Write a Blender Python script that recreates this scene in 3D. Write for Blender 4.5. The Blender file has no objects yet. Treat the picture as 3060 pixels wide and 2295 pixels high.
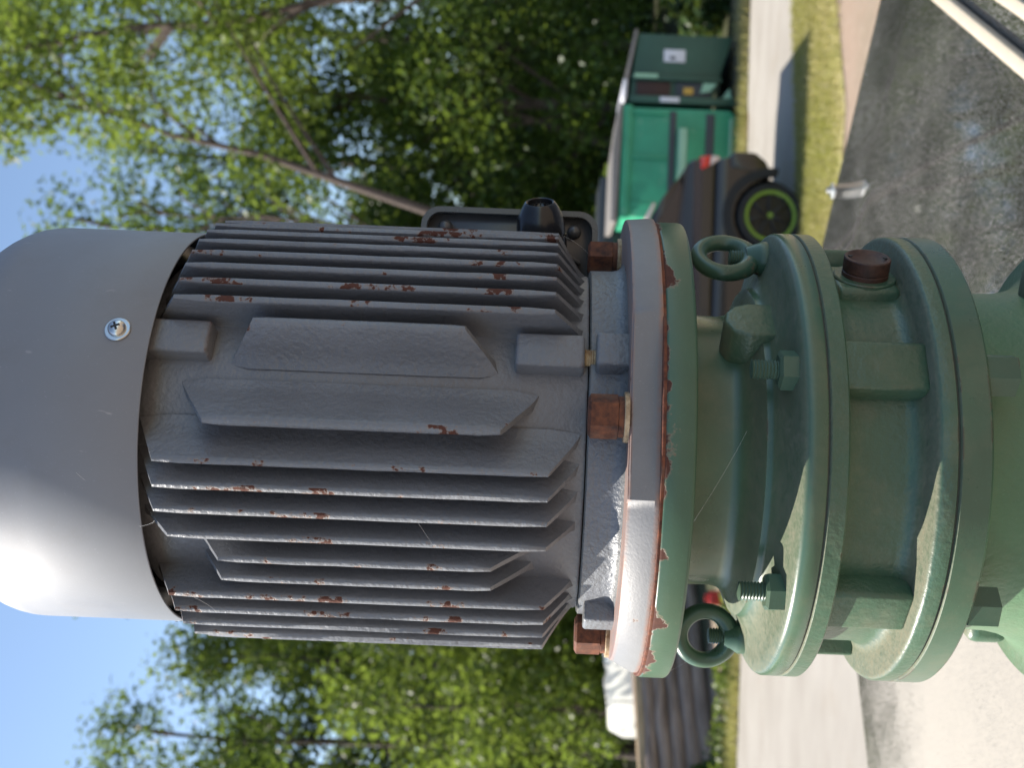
import bpy, bmesh, math, random
import numpy as np
from mathutils import Vector, Matrix

R = math.radians
S = bpy.context.scene
C = S.collection
EYE = 2.5                       # eye height above the yard
AX, AXG, AY = -0.038, -0.0405, 0.74   # motor axis, gear reducer axis, distance of both

# ------------------------------------------------------------------ camera
cd = bpy.data.cameras.new('camera')
cam = bpy.data.objects.new('camera', cd)
C.objects.link(cam)
cd.sensor_fit = 'HORIZONTAL'
cd.sensor_width = 36.0
cd.lens = 36.0 * 3250 / 3060
cd.shift_x = -(1663 - 1530) / 3060.0
cd.clip_start, cd.clip_end = 0.05, 2000
roll = math.atan(0.04)
xl = Vector((math.sin(roll), 0, -math.cos(roll)))     # picture right: down in the yard (the phone lay on its side)
yl = Vector((math.cos(roll), 0, math.sin(roll)))
zl = Vector((0, -1, 0))
m = Matrix((xl, yl, zl)).transposed().to_4x4()
m.translation = Vector((0, 0, EYE))
cam.matrix_world = m
cd.dof.use_dof = True
cd.dof.focus_distance = 0.635
cd.dof.aperture_fstop = cd.lens / 3.6
S.camera = cam

# ------------------------------------------------------------------ sky and sun
SUN_EL, SUN_AZ = R(40), R(-81)            # azimuth from +Y towards +X
w = bpy.data.worlds.new('World'); S.world = w; w.use_nodes = True
wn = w.node_tree
sk = wn.nodes.new('ShaderNodeTexSky'); sk.sky_type = 'NISHITA'; sk.sun_disc = False
sk.sun_elevation = SUN_EL; sk.sun_rotation = SUN_AZ; sk.altitude = 50; sk.air_density = 1.0; sk.dust_density = 0.6; sk.ozone_density = 1.0
bg = wn.nodes['Background']; bg.inputs[1].default_value = 0.11
wn.links.new(sk.outputs[0], bg.inputs[0])
sl = bpy.data.lights.new('sun', 'SUN'); sl.energy = 5.0; sl.angle = R(0.53); sl.color = (1.0, 0.94, 0.85)
so = bpy.data.objects.new('sun', sl); C.objects.link(so)
sd = Vector((math.sin(SUN_AZ) * math.cos(SUN_EL), math.cos(SUN_AZ) * math.cos(SUN_EL), math.sin(SUN_EL)))
so.rotation_euler = sd.to_track_quat('Z', 'Y').to_euler()
so.location = (-6, 3, 9)
vs = S.view_settings
vs.view_transform = 'Standard'; vs.look = 'None'; vs.gamma = 1.0; vs.use_curve_mapping = False; vs.exposure = 1.03
S.render.engine = 'CYCLES'
S.cycles.use_denoising = True
S.cycles.max_bounces = 8
S.cycles.transparent_max_bounces = 8

# ------------------------------------------------------------------ materials
def base_mat(name):
    mt = bpy.data.materials.new(name); mt.use_nodes = True
    nt = mt.node_tree
    return mt, nt, nt.nodes['Principled BSDF'], nt.nodes['Material Output']

def nd(nt, typ, ins=None, **props):
    n = nt.nodes.new(typ)
    for k, v in props.items(): setattr(n, k, v)
    for k, v in (ins or {}).items():
        if isinstance(v, bpy.types.NodeSocket): nt.links.new(v, n.inputs[k])
        else: n.inputs[k].default_value = v
    return n

def noise(nt, co, scale, detail=4.0, rough=0.55, dist=0.0):
    return nd(nt, 'ShaderNodeTexNoise', {'Vector': co, 'Scale': scale, 'Detail': detail, 'Roughness': rough, 'Distortion': dist}).outputs['Fac']

def remap(nt, v, a, b, c=0.0, d=1.0):
    return nd(nt, 'ShaderNodeMapRange', {0: v, 1: a, 2: b, 3: c, 4: d}).outputs[0]

def math_(nt, op, a, b=0.0, clamp=False):
    n = nt.nodes.new('ShaderNodeMath'); n.operation = op; n.use_clamp = clamp
    for i, v in enumerate((a, b)):
        if isinstance(v, bpy.types.NodeSocket): nt.links.new(v, n.inputs[i])
        else: n.inputs[i].default_value = v
    return n.outputs[0]

def mix(nt, f, a, b):
    n = nt.nodes.new('ShaderNodeMix'); n.data_type = 'RGBA'
    for k, v in ((0, f), (6, a), (7, b)):
        if isinstance(v, bpy.types.NodeSocket): nt.links.new(v, n.inputs[k])
        else: n.inputs[k].default_value = (v if k == 0 else (*v, 1.0) if len(v) == 3 else v)
    return n.outputs[2]

def objco(nt): return nt.nodes.new('ShaderNodeTexCoord').outputs['Object']

def paint(name, col, rough=0.45, bump=0.25, bscale=420.0, edge=0.0, edge_r=0.0016, thr=0.78, band=None, dust=0.0,
          dustcol=(0.185, 0.165, 0.105), metal=0.0, spec=0.5, var=0.12, stain=None, coat=0.0, grime=0.35, scratch=0.0, attr=None, rscale=70.0):
    mt, nt, b, out = base_mat(name)
    co = objco(nt)
    nv = noise(nt, co, 22.0, 6.0, 0.6)
    c1 = tuple(x * (1 - var) for x in col); c2 = tuple(min(1, x * (1 + var)) for x in col)
    colr = mix(nt, nv, c1, c2)
    gr = remap(nt, noise(nt, co, 9.0, 9.0, 0.68, 0.4), 0.38, 0.62, 0.0, 1.0)
    colr = mix(nt, math_(nt, 'MULTIPLY', gr, grime), colr, tuple(x * 0.5 + y for x, y in zip(col, (0.016, 0.012, 0.006))))
    fine = noise(nt, co, 900.0, 2.0, 0.6)
    colr = mix(nt, remap(nt, fine, 0.66, 0.74, 0.0, 0.35), colr, tuple(min(1, x * 1.7 + 0.02) for x in col))
    if scratch:
        st = nd(nt, 'ShaderNodeVectorMath', {0: co, 1: (160.0, 160.0, 26.0)}, operation='MULTIPLY').outputs[0]
        sm = math_(nt, 'MULTIPLY', remap(nt, noise(nt, st, 1.0, 1.0, 0.4, 1.5), 0.735, 0.755), remap(nt, noise(nt, co, 14.0, 3.0), 0.45, 0.6))
        colr = mix(nt, math_(nt, 'MULTIPLY', sm, scratch), colr, (0.5, 0.5, 0.5))
        colr = mix(nt, remap(nt, noise(nt, co, 16.0, 9.0, 0.75), 0.52, 0.72, 0.0, 0.30), colr, (0.11, 0.10, 0.095))
    geo = nt.nodes.new('ShaderNodeNewGeometry')
    nz = nd(nt, 'ShaderNodeSeparateXYZ', {0: geo.outputs['Normal']}).outputs[2]
    if dust > 0:
        dn = noise(nt, co, 90.0, 7.0, 0.7)
        up = remap(nt, nz, 0.35, 0.95)
        dm = math_(nt, 'MULTIPLY', up, math_(nt, 'MULTIPLY', remap(nt, dn, 0.30, 0.65, 0.55, 1.0), remap(nt, noise(nt, co, 480.0, 4.0, 0.7), 0.35, 0.6, 0.65, 1.0)))
        film = remap(nt, noise(nt, co, 35.0, 8.0, 0.72), 0.47, 0.72, 0.0, 0.32)
        dm = math_(nt, 'MULTIPLY', math_(nt, 'MAXIMUM', dm, film), dust, True)
        colr = mix(nt, dm, colr, dustcol)
    rough_s = remap(nt, nv, 0.3, 0.7, rough - 0.06, rough + 0.06)
    if dust > 0: rough_s = math_(nt, 'MAXIMUM', rough_s, math_(nt, 'MULTIPLY', dm, 1.1), True)
    z = nd(nt, 'ShaderNodeSeparateXYZ', {0: co}).outputs[2]
    if stain:                                  # thin brown water stain along a seam
        for (z0, wd, amt) in stain:
            d = math_(nt, 'ABSOLUTE', math_(nt, 'SUBTRACT', z, z0))
            s = remap(nt, d, 0.0, wd, 1.0, 0.0)
            s = math_(nt, 'MULTIPLY', s, remap(nt, noise(nt, co, 120.0, 6.0, 0.7), 0.3, 0.65, 0.2, 1.0))
            colr = mix(nt, math_(nt, 'MULTIPLY', s, amt, True), colr, (0.36, 0.13, 0.05))
    mask = None
    rn = noise(nt, co, rscale, 7.0, 0.62)
    if attr:                                   # worn tips of the casting, stored on the mesh
        mask = math_(nt, 'MULTIPLY', nd(nt, 'ShaderNodeAttribute', attribute_name=attr).outputs['Fac'], edge)
    elif edge > 0:
        bv = nd(nt, 'ShaderNodeBevel', {'Radius': edge_r}, samples=2)
        dt = nd(nt, 'ShaderNodeVectorMath', {0: bv.outputs[0], 1: geo.outputs['Normal']}, operation='DOT_PRODUCT').outputs['Value']
        e = remap(nt, dt, 0.992, 0.93)
        mask = math_(nt, 'MULTIPLY', e, edge)
    if band:
        for (z0, wd, amt) in band:
            d = math_(nt, 'ABSOLUTE', math_(nt, 'SUBTRACT', z, z0))
            bm_ = remap(nt, d, 0.0, wd, amt, 0.0)
            mask = bm_ if mask is None else math_(nt, 'ADD', mask, bm_)
    bumpv = noise(nt, co, bscale, 3.0, 0.55)
    bn = nd(nt, 'ShaderNodeBump', {'Strength': bump, 'Distance': 0.0013 if bump > 0.4 else 0.0006, 'Height': bumpv})
    if mask is not None:
        big = noise(nt, co, 26.0, 2.0, 0.5)
        v = math_(nt, 'ADD', math_(nt, 'ADD', mask, rn), remap(nt, big, 0.36, 0.64, -0.20, 0.16))
        rm = remap(nt, v, thr, thr + 0.03)
        rc = mix(nt, noise(nt, co, 260.0, 5.0, 0.7), (0.032, 0.011, 0.008), (0.125, 0.042, 0.024))
        halo = remap(nt, v, thr - 0.035, thr, 0.0, 0.45)
        colr = mix(nt, halo, colr, (0.30, 0.19, 0.12))
        colr = mix(nt, rm, colr, rc)
        rough_s = math_(nt, 'MAXIMUM', rough_s, math_(nt, 'MULTIPLY', rm, 0.9))
        bn2 = nd(nt, 'ShaderNodeBump', {'Strength': 0.5, 'Distance': 0.0006, 'Height': math_(nt, 'MULTIPLY', rm, math_(nt, 'SUBTRACT', math_(nt, 'MULTIPLY', noise(nt, co, 500.0), 0.6), 1.0)), 'Normal': bn.outputs[0]})
        bn = bn2
    nt.links.new(colr, b.inputs['Base Color']); nt.links.new(rough_s, b.inputs['Roughness'])
    nt.links.new(bn.outputs[0], b.inputs['Normal'])
    b.inputs['Metallic'].default_value = metal
    b.inputs['Specular IOR Level'].default_value = spec
    b.inputs['Coat Weight'].default_value = coat
    return mt

def plain(name, col, rough=0.5, metal=0.0, var=0.15, scale=8.0, bump=0.0, bscale=40.0, spec=0.5, coat=0.0, emit=None):
    mt, nt, b, out = base_mat(name)
    co = objco(nt)
    nv = noise(nt, co, scale, 6.0, 0.6)
    nt.links.new(mix(nt, nv, tuple(x * (1 - var) for x in col), tuple(min(1, x * (1 + var)) for x in col)), b.inputs['Base Color'])
    b.inputs['Roughness'].default_value = rough; b.inputs['Metallic'].default_value = metal
    b.inputs['Specular IOR Level'].default_value = spec; b.inputs['Coat Weight'].default_value = coat
    if bump:
        bn = nd(nt, 'ShaderNodeBump', {'Strength': bump, 'Distance': 0.02, 'Height': noise(nt, co, bscale, 5.0, 0.6)})
        nt.links.new(bn.outputs[0], b.inputs['Normal'])
    return mt

def rusty(name, dark=(0.04, 0.014, 0.009), light=(0.19, 0.062, 0.025), rough=0.8):
    mt, nt, b, out = base_mat(name)
    co = objco(nt)
    a = noise(nt, co, 140.0, 8.0, 0.7)
    col = mix(nt, remap(nt, a, 0.35, 0.65), dark, light)
    col = mix(nt, remap(nt, noise(nt, co, 45.0, 4.0), 0.55, 0.7, 0.0, 0.5), col, (0.16, 0.11, 0.08))
    nt.links.new(col, b.inputs['Base Color']); b.inputs['Roughness'].default_value = rough
    bn = nd(nt, 'ShaderNodeBump', {'Strength': 0.5, 'Distance': 0.0005, 'Height': noise(nt, co, 700.0, 4.0)})
    nt.links.new(bn.outputs[0], b.inputs['Normal'])
    return mt

GREY = (0.172, 0.180, 0.197)
GREEN = (0.049, 0.110, 0.066)
M = {}
M['cover'] = paint('grey_cover_paint', (0.158, 0.169, 0.194), rough=0.54, bump=0.0, bscale=700, edge=0.22, thr=0.98, var=0.05, spec=1.0, grime=0.12, scratch=0.4)
M['cast'] = paint('grey_cast_paint', GREY, rough=0.40, bump=0.6, bscale=280, edge=0.46, edge_r=0.0026, thr=0.93, var=0.12)
M['fin'] = paint('grey_fin_paint', GREY, rough=0.40, bump=0.6, bscale=280, edge=0.42, thr=1.08, var=0.12, attr='edge', rscale=130.0)
M['shield'] = paint('grey_shield_paint', (0.155, 0.163, 0.180), rough=0.40, bump=0.9, bscale=300, edge=0.10, thr=0.86, var=0.1, dust=0.35)
M['flange_grey'] = paint('grey_flange_paint', (0.205, 0.203, 0.205), rough=0.5, bump=0.25, bscale=500, edge=0.20, edge_r=0.0014, thr=0.79,
                         stain=[(0.0, 0.0042, 1.0), (0.0182, 0.0022, 0.55)])
M['flange_green'] = paint('green_flange_paint', GREEN, rough=0.34, bump=0.12, bscale=380, edge=0.12, edge_r=0.0012, thr=0.80,
                          band=[(0.5895, 0.0105, 0.37)], dust=0.25)
M['green'] = paint('green_machine_paint', GREEN, rough=0.34, bump=0.42, bscale=230, edge=0.30, edge_r=0.0018, thr=0.93, dust=0.9, spec=0.55, grime=0.5)
M['green_rim'] = paint('green_rim_paint', (0.052, 0.115, 0.069), rough=0.30, bump=0.10, bscale=260, edge=0.34, edge_r=0.0024, thr=0.915, dust=0.75, spec=0.6, grime=0.5)
M['green_base'] = paint('lighter_green_base', (0.085, 0.18, 0.095), rough=0.40, bump=0.5, bscale=240, dust=0.5)  # lighter green tone on the base below the lower rim
M['green_bolt'] = paint('green_bolt_paint', (0.047, 0.105, 0.068), rough=0.32, bump=0.08, bscale=400, edge=0.10, edge_r=0.001, thr=0.76, dust=0.3)
M['green_thread'] = paint('green_thread_paint', (0.072, 0.120, 0.082), rough=0.35, bump=0.05, bscale=400, edge=0.05, thr=0.85)
M['rust'] = rusty('rusty_bolt_steel')
M['rustplug'] = rusty('brown_plug_steel', (0.030, 0.014, 0.010), (0.085, 0.035, 0.022), 0.55)
M['rustgasket'] = rusty('rusty_gasket', (0.05, 0.014, 0.008), (0.20, 0.06, 0.025))
M['zinc'] = plain('zinc_steel', (0.62, 0.61, 0.58), 0.28, 1.0, 0.1, 300)
M['tanwasher'] = rusty('stained_washer_steel', (0.22, 0.12, 0.05), (0.55, 0.42, 0.26), 0.6)
M['dark'] = plain('dark_recess', (0.012, 0.013, 0.014), 0.6)
M['blackplastic'] = plain('black_glossy_plastic', (0.014, 0.014, 0.015), 0.22, 0, 0.2, 60)
M['boxgrey'] = paint('dark_box_enamel', (0.075, 0.077, 0.080), rough=0.25, bump=0.06, bscale=300, var=0.2, spec=0.6)
M['gasketdark'] = plain('dark_gasket', (0.02, 0.028, 0.022), 0.5)

# ------------------------------------------------------------------ mesh helpers
def sh(me, ang=35):
    for p in me.polygons: p.use_smooth = True
    me.set_sharp_from_angle(angle=R(ang))

def to_mesh(bm, name, ang=35):
    bmesh.ops.recalc_face_normals(bm, faces=bm.faces)
    me = bpy.data.meshes.new(name); bm.to_mesh(me); bm.free(); sh(me, ang); return me

def link(name, me, mt, parent=None, shift=None, **props):
    o = bpy.data.objects.new(name, me); C.objects.link(o)
    if shift: me.transform(Matrix.Translation(shift))
    if mt and not me.materials: me.materials.append(mt)
    if parent: o.parent = parent
    for k, v in props.items(): o[k] = v
    return o

def empty(name, loc, label, category, group=None, rz=0.0):
    o = bpy.data.objects.new(name, None); C.objects.link(o); o.location = loc; o.rotation_euler = (0, 0, rz)
    o.empty_display_size = 0.1
    o['label'] = label; o['category'] = category
    if group: o['group'] = group
    return o

def lathe(bm, prof, seg=96, a0=0.0, a1=360.0, rfun=None, closed=False):
    """prof: [(r, z)], turned about local z; azimuth 0 faces the viewer (-y), positive to the right."""
    full = abs(a1 - a0 - 360) < 1e-6
    n = seg if full else seg + 1
    rings = []
    for r, z in prof:
        if r < 1e-6: rings.append([bm.verts.new((0, 0, z))]); continue
        ring = []
        for i in range(n):
            a = R(a0 + (a1 - a0) * i / seg); rr = rfun(math.degrees(a), r) if rfun else r
            ring.append(bm.verts.new((rr * math.sin(a), -rr * math.cos(a), z)))
        rings.append(ring)
    if closed: rings.append(rings[0])
    for A, B in zip(rings, rings[1:]):
        cnt = seg
        for i in range(cnt):
            j = (i + 1) % n
            if len(A) == 1 and len(B) == 1: continue
            if len(A) == 1: bm.faces.new((A[0], B[i], B[j]))
            elif len(B) == 1: bm.faces.new((A[i], A[j], B[0]))
            else: bm.faces.new((A[i], A[j], B[j], B[i]))
    return bm

def L(prof, ang=35, **k):
    bm = bmesh.new(); lathe(bm, prof, **k); return to_mesh(bm, 'm', ang)

def box(bm, c, s, rot=None, bev=0.0, seg=2):
    g = bmesh.ops.create_cube(bm, size=1.0)
    vs_ = g['verts']
    mt = Matrix.Translation(c) @ (rot.to_4x4() if rot else Matrix.Identity(4)) @ Matrix.Diagonal((*s, 1))
    bmesh.ops.transform(bm, matrix=mt, verts=vs_)
    if bev:
        es = list({e for v in vs_ for e in v.link_edges})
        bmesh.ops.bevel(bm, geom=es, offset=bev, segments=seg, profile=0.5, affect='EDGES')
    return bm

def B(c, s, rot=None, bev=0.0, seg=2, ang=35):
    bm = bmesh.new(); box(bm, c, s, rot, bev, seg); return to_mesh(bm, 'm', ang)

def prism(bm, pts, ext, bev=0.0, seg=2):
    """closed polygon of 3d points, extruded by vector ext"""
    e = Vector(ext)
    a = [bm.verts.new(p) for p in pts]; b = [bm.verts.new(Vector(p) + e) for p in pts]
    n = len(pts)
    fs = [bm.faces.new(a), bm.faces.new(list(reversed(b)))]
    for i in range(n): fs.append(bm.faces.new((a[i], b[i], b[(i + 1) % n], a[(i + 1) % n])))
    if bev:
        es = list({x for f in fs for x in f.edges})
        bmesh.ops.bevel(bm, geom=es, offset=bev, segments=seg, profile=0.5, affect='EDGES')
    return bm

def PR(pts, ext, bev=0.0, seg=2, ang=35):
    bm = bmesh.new(); prism(bm, pts, ext, bev, seg); return to_mesh(bm, 'm', ang)

def tube(bm, pts, rad, seg=8, cap=True):
    pts = [Vector(p) for p in pts]; rings = []
    up = Vector((0.13, 0.31, 0.94))
    for i, p in enumerate(pts):
        d = (pts[min(i + 1, len(pts) - 1)] - pts[max(i - 1, 0)]).normalized()
        a = d.cross(up)
        if a.length < 1e-3: a = d.cross(Vector((1, 0, 0)))
        a.normalize(); b = d.cross(a)
        r = rad[i] if hasattr(rad, '__len__') else rad
        rings.append([bm.verts.new(p + (a * math.cos(t) + b * math.sin(t)) * r) for t in [2 * math.pi * k / seg for k in range(seg)]])
    for A, Bq in zip(rings, rings[1:]):
        for i in range(seg): bm.faces.new((A[i], A[(i + 1) % seg], Bq[(i + 1) % seg], Bq[i]))
    if cap: bm.faces.new(rings[0]); bm.faces.new(list(reversed(rings[-1])))
    return bm

def pol(az, r, z=0.0): a = R(az); return Vector((r * math.sin(a), -r * math.cos(a), z))
def rotz(az): return Matrix.Rotation(R(az), 3, 'Z')      # turns local -y to azimuth az

def hexagon(bm, c, r, z0, z1, turn=0.0, cham=0.0012):
    prof = [(r - cham * 1.6, z1), (r, z1 - cham), (r, z0 + 0.0002), (r - 0.0002, z0)]
    rings = []
    for rr, z in prof:
        rings.append([bm.verts.new((c[0] + rr * math.cos(R(turn + 60 * k)), c[1] + rr * math.sin(R(turn + 60 * k)), z)) for k in range(6)])
    bm.faces.new(rings[0]); bm.faces.new(list(reversed(rings[-1])))
    for A, Bq in zip(rings, rings[1:]):
        for i in range(6): bm.faces.new((A[i], A[(i + 1) % 6], Bq[(i + 1) % 6], Bq[i]))
    return bm

def at(bm, mtx, fn):
    """run fn(bm) and move only the new verts by mtx"""
    n0 = set(bm.verts); fn(bm)
    vs_ = [v for v in bm.verts if v not in n0]
    bmesh.ops.transform(bm, matrix=mtx, verts=vs_); return bm

def thread_prof(r, z0, z1, pitch, depth):
    p = [(0, z1), (r - depth * 1.4, z1)]
    z = z1 - 0.0006
    while z > z0:
        p += [(r, z), (r - depth, z - pitch / 2)]; z -= pitch
    p += [(r - depth, z0), (0, z0)]
    return p

# ================================================================== the setting
def ground_mat():
    mt, nt, b, out = base_mat('yard_dirt')
    co = nt.nodes.new('ShaderNodeNewGeometry').outputs['Position']
    a = noise(nt, co, 0.5, 8.0, 0.65); c = noise(nt, co, 9.0, 8.0, 0.7)
    col = mix(nt, remap(nt, a, 0.4, 0.62), (0.30, 0.215, 0.155), (0.24, 0.19, 0.13))
    col = mix(nt, remap(nt, c, 0.45, 0.75, 0, 0.6), col, (0.35, 0.275, 0.215))
    y = nd(nt, 'ShaderNodeSeparateXYZ', {0: co}).outputs[1]
    col = mix(nt, remap(nt, math_(nt, 'ADD', y, math_(nt, 'MULTIPLY', a, 3.0)), 17.6, 18.4), col, (0.045, 0.05, 0.018))
    nt.links.new(col, b.inputs['Base Color']); b.inputs['Roughness'].default_value = 0.95
    bn = nd(nt, 'ShaderNodeBump', {'Strength': 0.6, 'Distance': 0.03, 'Height': c}); nt.links.new(bn.outputs[0], b.inputs['Normal'])
    return mt

def road_mat():
    mt, nt, b, out = base_mat('pale_gravel')
    co = nt.nodes.new('ShaderNodeNewGeometry').outputs['Position']
    st = nd(nt, 'ShaderNodeVectorMath', {0: co, 1: (0.6, 1.25, 1.0)}, operation='MULTIPLY').outputs[0]
    a = noise(nt, st, 1.1, 7.0, 0.65); c = noise(nt, co, 40.0, 6.0, 0.75)
    col = mix(nt, remap(nt, a, 0.35, 0.68), (0.30, 0.27, 0.23), (0.38, 0.348, 0.305))
    col = mix(nt, remap(nt, noise(nt, co, 0.7, 6.0, 0.6), 0.56, 0.70, 0, 0.5), col, (0.27, 0.22, 0.16))
    col = mix(nt, remap(nt, c, 0.5, 0.8, 0, 0.5), col, (0.28, 0.25, 0.22))
    nt.links.new(col, b.inputs['Base Color']); b.inputs['Roughness'].default_value = 0.95
    bn = nd(nt, 'ShaderNodeBump', {'Strength': 0.5, 'Distance': 0.02, 'Height': c}); nt.links.new(bn.outputs[0], b.inputs['Normal'])
    return mt

def turf_mat():
    mt, nt, b, out = base_mat('dry_turf')
    co = nt.nodes.new('ShaderNodeNewGeometry').outputs['Position']
    a = noise(nt, co, 1.3, 7.0, 0.65); c = noise(nt, co, 14.0, 7.0, 0.7)
    col = mix(nt, remap(nt, a, 0.38, 0.62), (0.33, 0.32, 0.10), (0.44, 0.36, 0.20))
    col = mix(nt, remap(nt, c, 0.45, 0.75, 0, 0.7), col, (0.42, 0.40, 0.14))
    nt.links.new(col, b.inputs['Base Color']); b.inputs['Roughness'].default_value = 0.95
    return mt

def sheet(name, pts, z, mt, kind='structure'):
    bm = bmesh.new(); bm.faces.new([bm.verts.new((x, y, z)) for x, y in pts])
    return link(name, to_mesh(bm, name), mt, kind=kind)

sheet('ground', [(-400, -300), (400, -300), (400, 600), (-400, 600)], 0.0, ground_mat())
random.seed(4)
def wavy(a, b, n, amp):
    return [(a[0] + (b[0] - a[0]) * i / n, a[1] + (b[1] - a[1]) * i / n + random.uniform(-amp, amp)) for i in range(n + 1)]
near = [(-40, 5.5), (-8, 6.2), (-1.5, 8.6), (0.4, 11.15), (2.6, 11.62), (4.4, 12.2), (9, 12.9), (40, 16)]
far = wavy((40, 18.5), (4, 15.1), 24, 0.10) + wavy((3.8, 15.0), (-3, 14.0), 14, 0.10) + wavy((-3.2, 14.0), (-40, 12.0), 30, 0.12)
sheet('road', near + far, 0.004, road_mat())
sheet('grass_verge', [(0.6, 9.9), (2.6, 9.75), (4, 10.4), (40, 13)] + [(40, 16.03), (9, 12.93), (4.4, 12.23), (2.6, 11.65), (0.4, 11.2)], 0.010, turf_mat())

def leafmat(name, c1, c2, c3, trans=0.55):
    mt, nt, b, out = base_mat(name)
    geo = nt.nodes.new('ShaderNodeNewGeometry')
    rnd = geo.outputs['Random Per Island']
    n = noise(nt, geo.outputs['Position'], 0.7, 3.0, 0.5)
    col = mix(nt, remap(nt, n, 0.35, 0.65), c1, c2)
    col = mix(nt, remap(nt, rnd, 0.55, 1.0, 0, 0.9), col, c3)
    nt.links.new(col, b.inputs['Base Color']); b.inputs['Roughness'].default_value = 0.42
    b.inputs['Specular IOR Level'].default_value = 0.45
    tl = nd(nt, 'ShaderNodeBsdfTranslucent', {'Color': mix(nt, 0.4, col, (0.26, 0.34, 0.04))})
    ms = nd(nt, 'ShaderNodeMixShader', {0: trans, 1: b.outputs[0], 2: tl.outputs[0]})
    nt.links.new(ms.outputs[0], out.inputs['Surface'])
    return mt

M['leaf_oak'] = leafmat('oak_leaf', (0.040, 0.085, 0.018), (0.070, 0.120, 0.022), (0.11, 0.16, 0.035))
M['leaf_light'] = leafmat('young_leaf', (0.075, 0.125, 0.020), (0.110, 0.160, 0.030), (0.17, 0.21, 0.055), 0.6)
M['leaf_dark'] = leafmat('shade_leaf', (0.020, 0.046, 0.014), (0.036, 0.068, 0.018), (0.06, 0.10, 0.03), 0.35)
M['grass'] = leafmat('grass_blade', (0.36, 0.34, 0.10), (0.46, 0.39, 0.17), (0.56, 0.47, 0.28), 0.5)
M['bark'] = plain('bark', (0.075, 0.056, 0.047), 0.9, 0, 0.45, 9.0, 0.9, 25.0)
M['bark_pale'] = plain('pale_bark', (0.21, 0.165, 0.14), 0.9, 0, 0.35, 9.0, 0.9, 25.0)

def leaves_mesh(name, P, Nn, size, rng):
    n = len(P)
    t = rng.normal(size=(n, 3)); t -= Nn * (t * Nn).sum(1, keepdims=True); t /= np.linalg.norm(t, axis=1, keepdims=True) + 1e-9
    b = np.cross(Nn, t)
    s = size * rng.uniform(0.6, 1.35, n)[:, None]
    V = np.stack([P - t * s, P + b * s * 0.55 + Nn * s * 0.12, P + t * s, P - b * s * 0.55 + Nn * s * 0.12], 1).reshape(-1, 3)
    me = bpy.data.meshes.new(name)
    me.vertices.add(4 * n); me.vertices.foreach_set('co', V.astype(np.float32).ravel())
    me.loops.add(4 * n); me.loops.foreach_set('vertex_index', np.arange(4 * n, dtype=np.int32))
    me.polygons.add(n); me.polygons.foreach_set('loop_start', np.arange(0, 4 * n, 4, dtype=np.int32)); me.polygons.foreach_set('loop_total', np.full(n, 4, np.int32))
    me.update(calc_edges=True)
    return me

def crown_points(rng, cl, per, droop=0.0):
    P, Nn = [], []
    for c, r in cl:
        n = int(per * r * r)
        d = rng.normal(size=(n, 3)); d /= np.linalg.norm(d, axis=1, keepdims=True)
        q = d * (rng.uniform(0.15, 1.0, n)[:, None] ** 0.6) * r * np.array([1.15, 1.15, 0.8])
        q += rng.normal(size=(n, 3)) * 0.12 * r
        P.append(np.array(c) + q)
        nn = rng.normal(size=(n, 3)) * 0.8 + np.array([0, 0, 0.9]) + d * 0.4
        Nn.append(nn / np.linalg.norm(nn, axis=1, keepdims=True))
    return np.concatenate(P), np.concatenate(Nn)

def tree(name, label, xy, H, Rc, zb, seed, leaf='leaf_oak', nclump=30, per=230, lsize=0.11, lean=(0, 0), bark='bark', tr=0.16, clump_r=(0.5, 1.1),
         extra=(), group='trees along the edge of the yard', shape=1.0, cat='tree', nlimb=12):
    rng = np.random.default_rng(seed)
    o = empty(name, (xy[0], xy[1], 0), label, cat, group)
    n = 9
    spine = []
    for i in range(n):
        t = i / (n - 1)
        spine.append(Vector((lean[0] * t + rng.normal() * 0.07 * H / 10 * t, lean[1] * t + rng.normal() * 0.07 * H / 10 * t, -0.15 + (H * 0.93 + 0.15) * t)))
    bm = bmesh.new()
    tube(bm, spine, [tr * (1 - 0.82 * i / (n - 1)) * (1.35 if i == 0 else 1) for i in range(n)], 9)
    cl = []
    for k in range(nclump):
        t = rng.uniform(0, 1)
        z = zb + (H - zb) * t
        env = Rc * max(0.18, math.sin(math.pi * min(1, (0.18 + 0.82 * t) ** shape))) * rng.uniform(0.25, 1.0)
        a = rng.uniform(0, 2 * math.pi)
        f = z / H
        cl.append(((lean[0] * f + env * math.cos(a), lean[1] * f + env * math.sin(a), z), rng.uniform(*clump_r)))
    cl += list(extra)
    for k in rng.permutation(len(cl))[:nlimb]:
        c, r = cl[k]; c = Vector(c)
        zz = max(0.8, c.z - abs(rng.normal()) * 0.8 - 0.5 * (Vector((c.x, c.y)) - Vector((lean[0] * c.z / H, lean[1] * c.z / H))).length)
        f = min(0.98, zz / (H * 0.93)) * (n - 1); i = int(f); s = spine[i].lerp(spine[min(i + 1, n - 1)], f - i)
        mid = s.lerp(c, 0.5) + Vector((rng.normal() * 0.15, rng.normal() * 0.15, 0.18))
        tube(bm, [s, mid, c], [tr * 0.33, tr * 0.2, tr * 0.07], 6)
    link('trunk', to_mesh(bm, 'trunk', 60), M[bark], o)
    P, Nn = crown_points(rng, cl, per)
    ok = P[:, 2] > 0.05
    me = leaves_mesh('crown', P[ok], Nn[ok], lsize, rng)
    link('crown', me, M[leaf], o)
    return o

# ================================================================== trees round the yard
G_R = 'broadleaf trees behind the parked car and the green bins'
G_L = 'bright trees behind the log pile'
def T(u, d): return (u * d, d)
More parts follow.
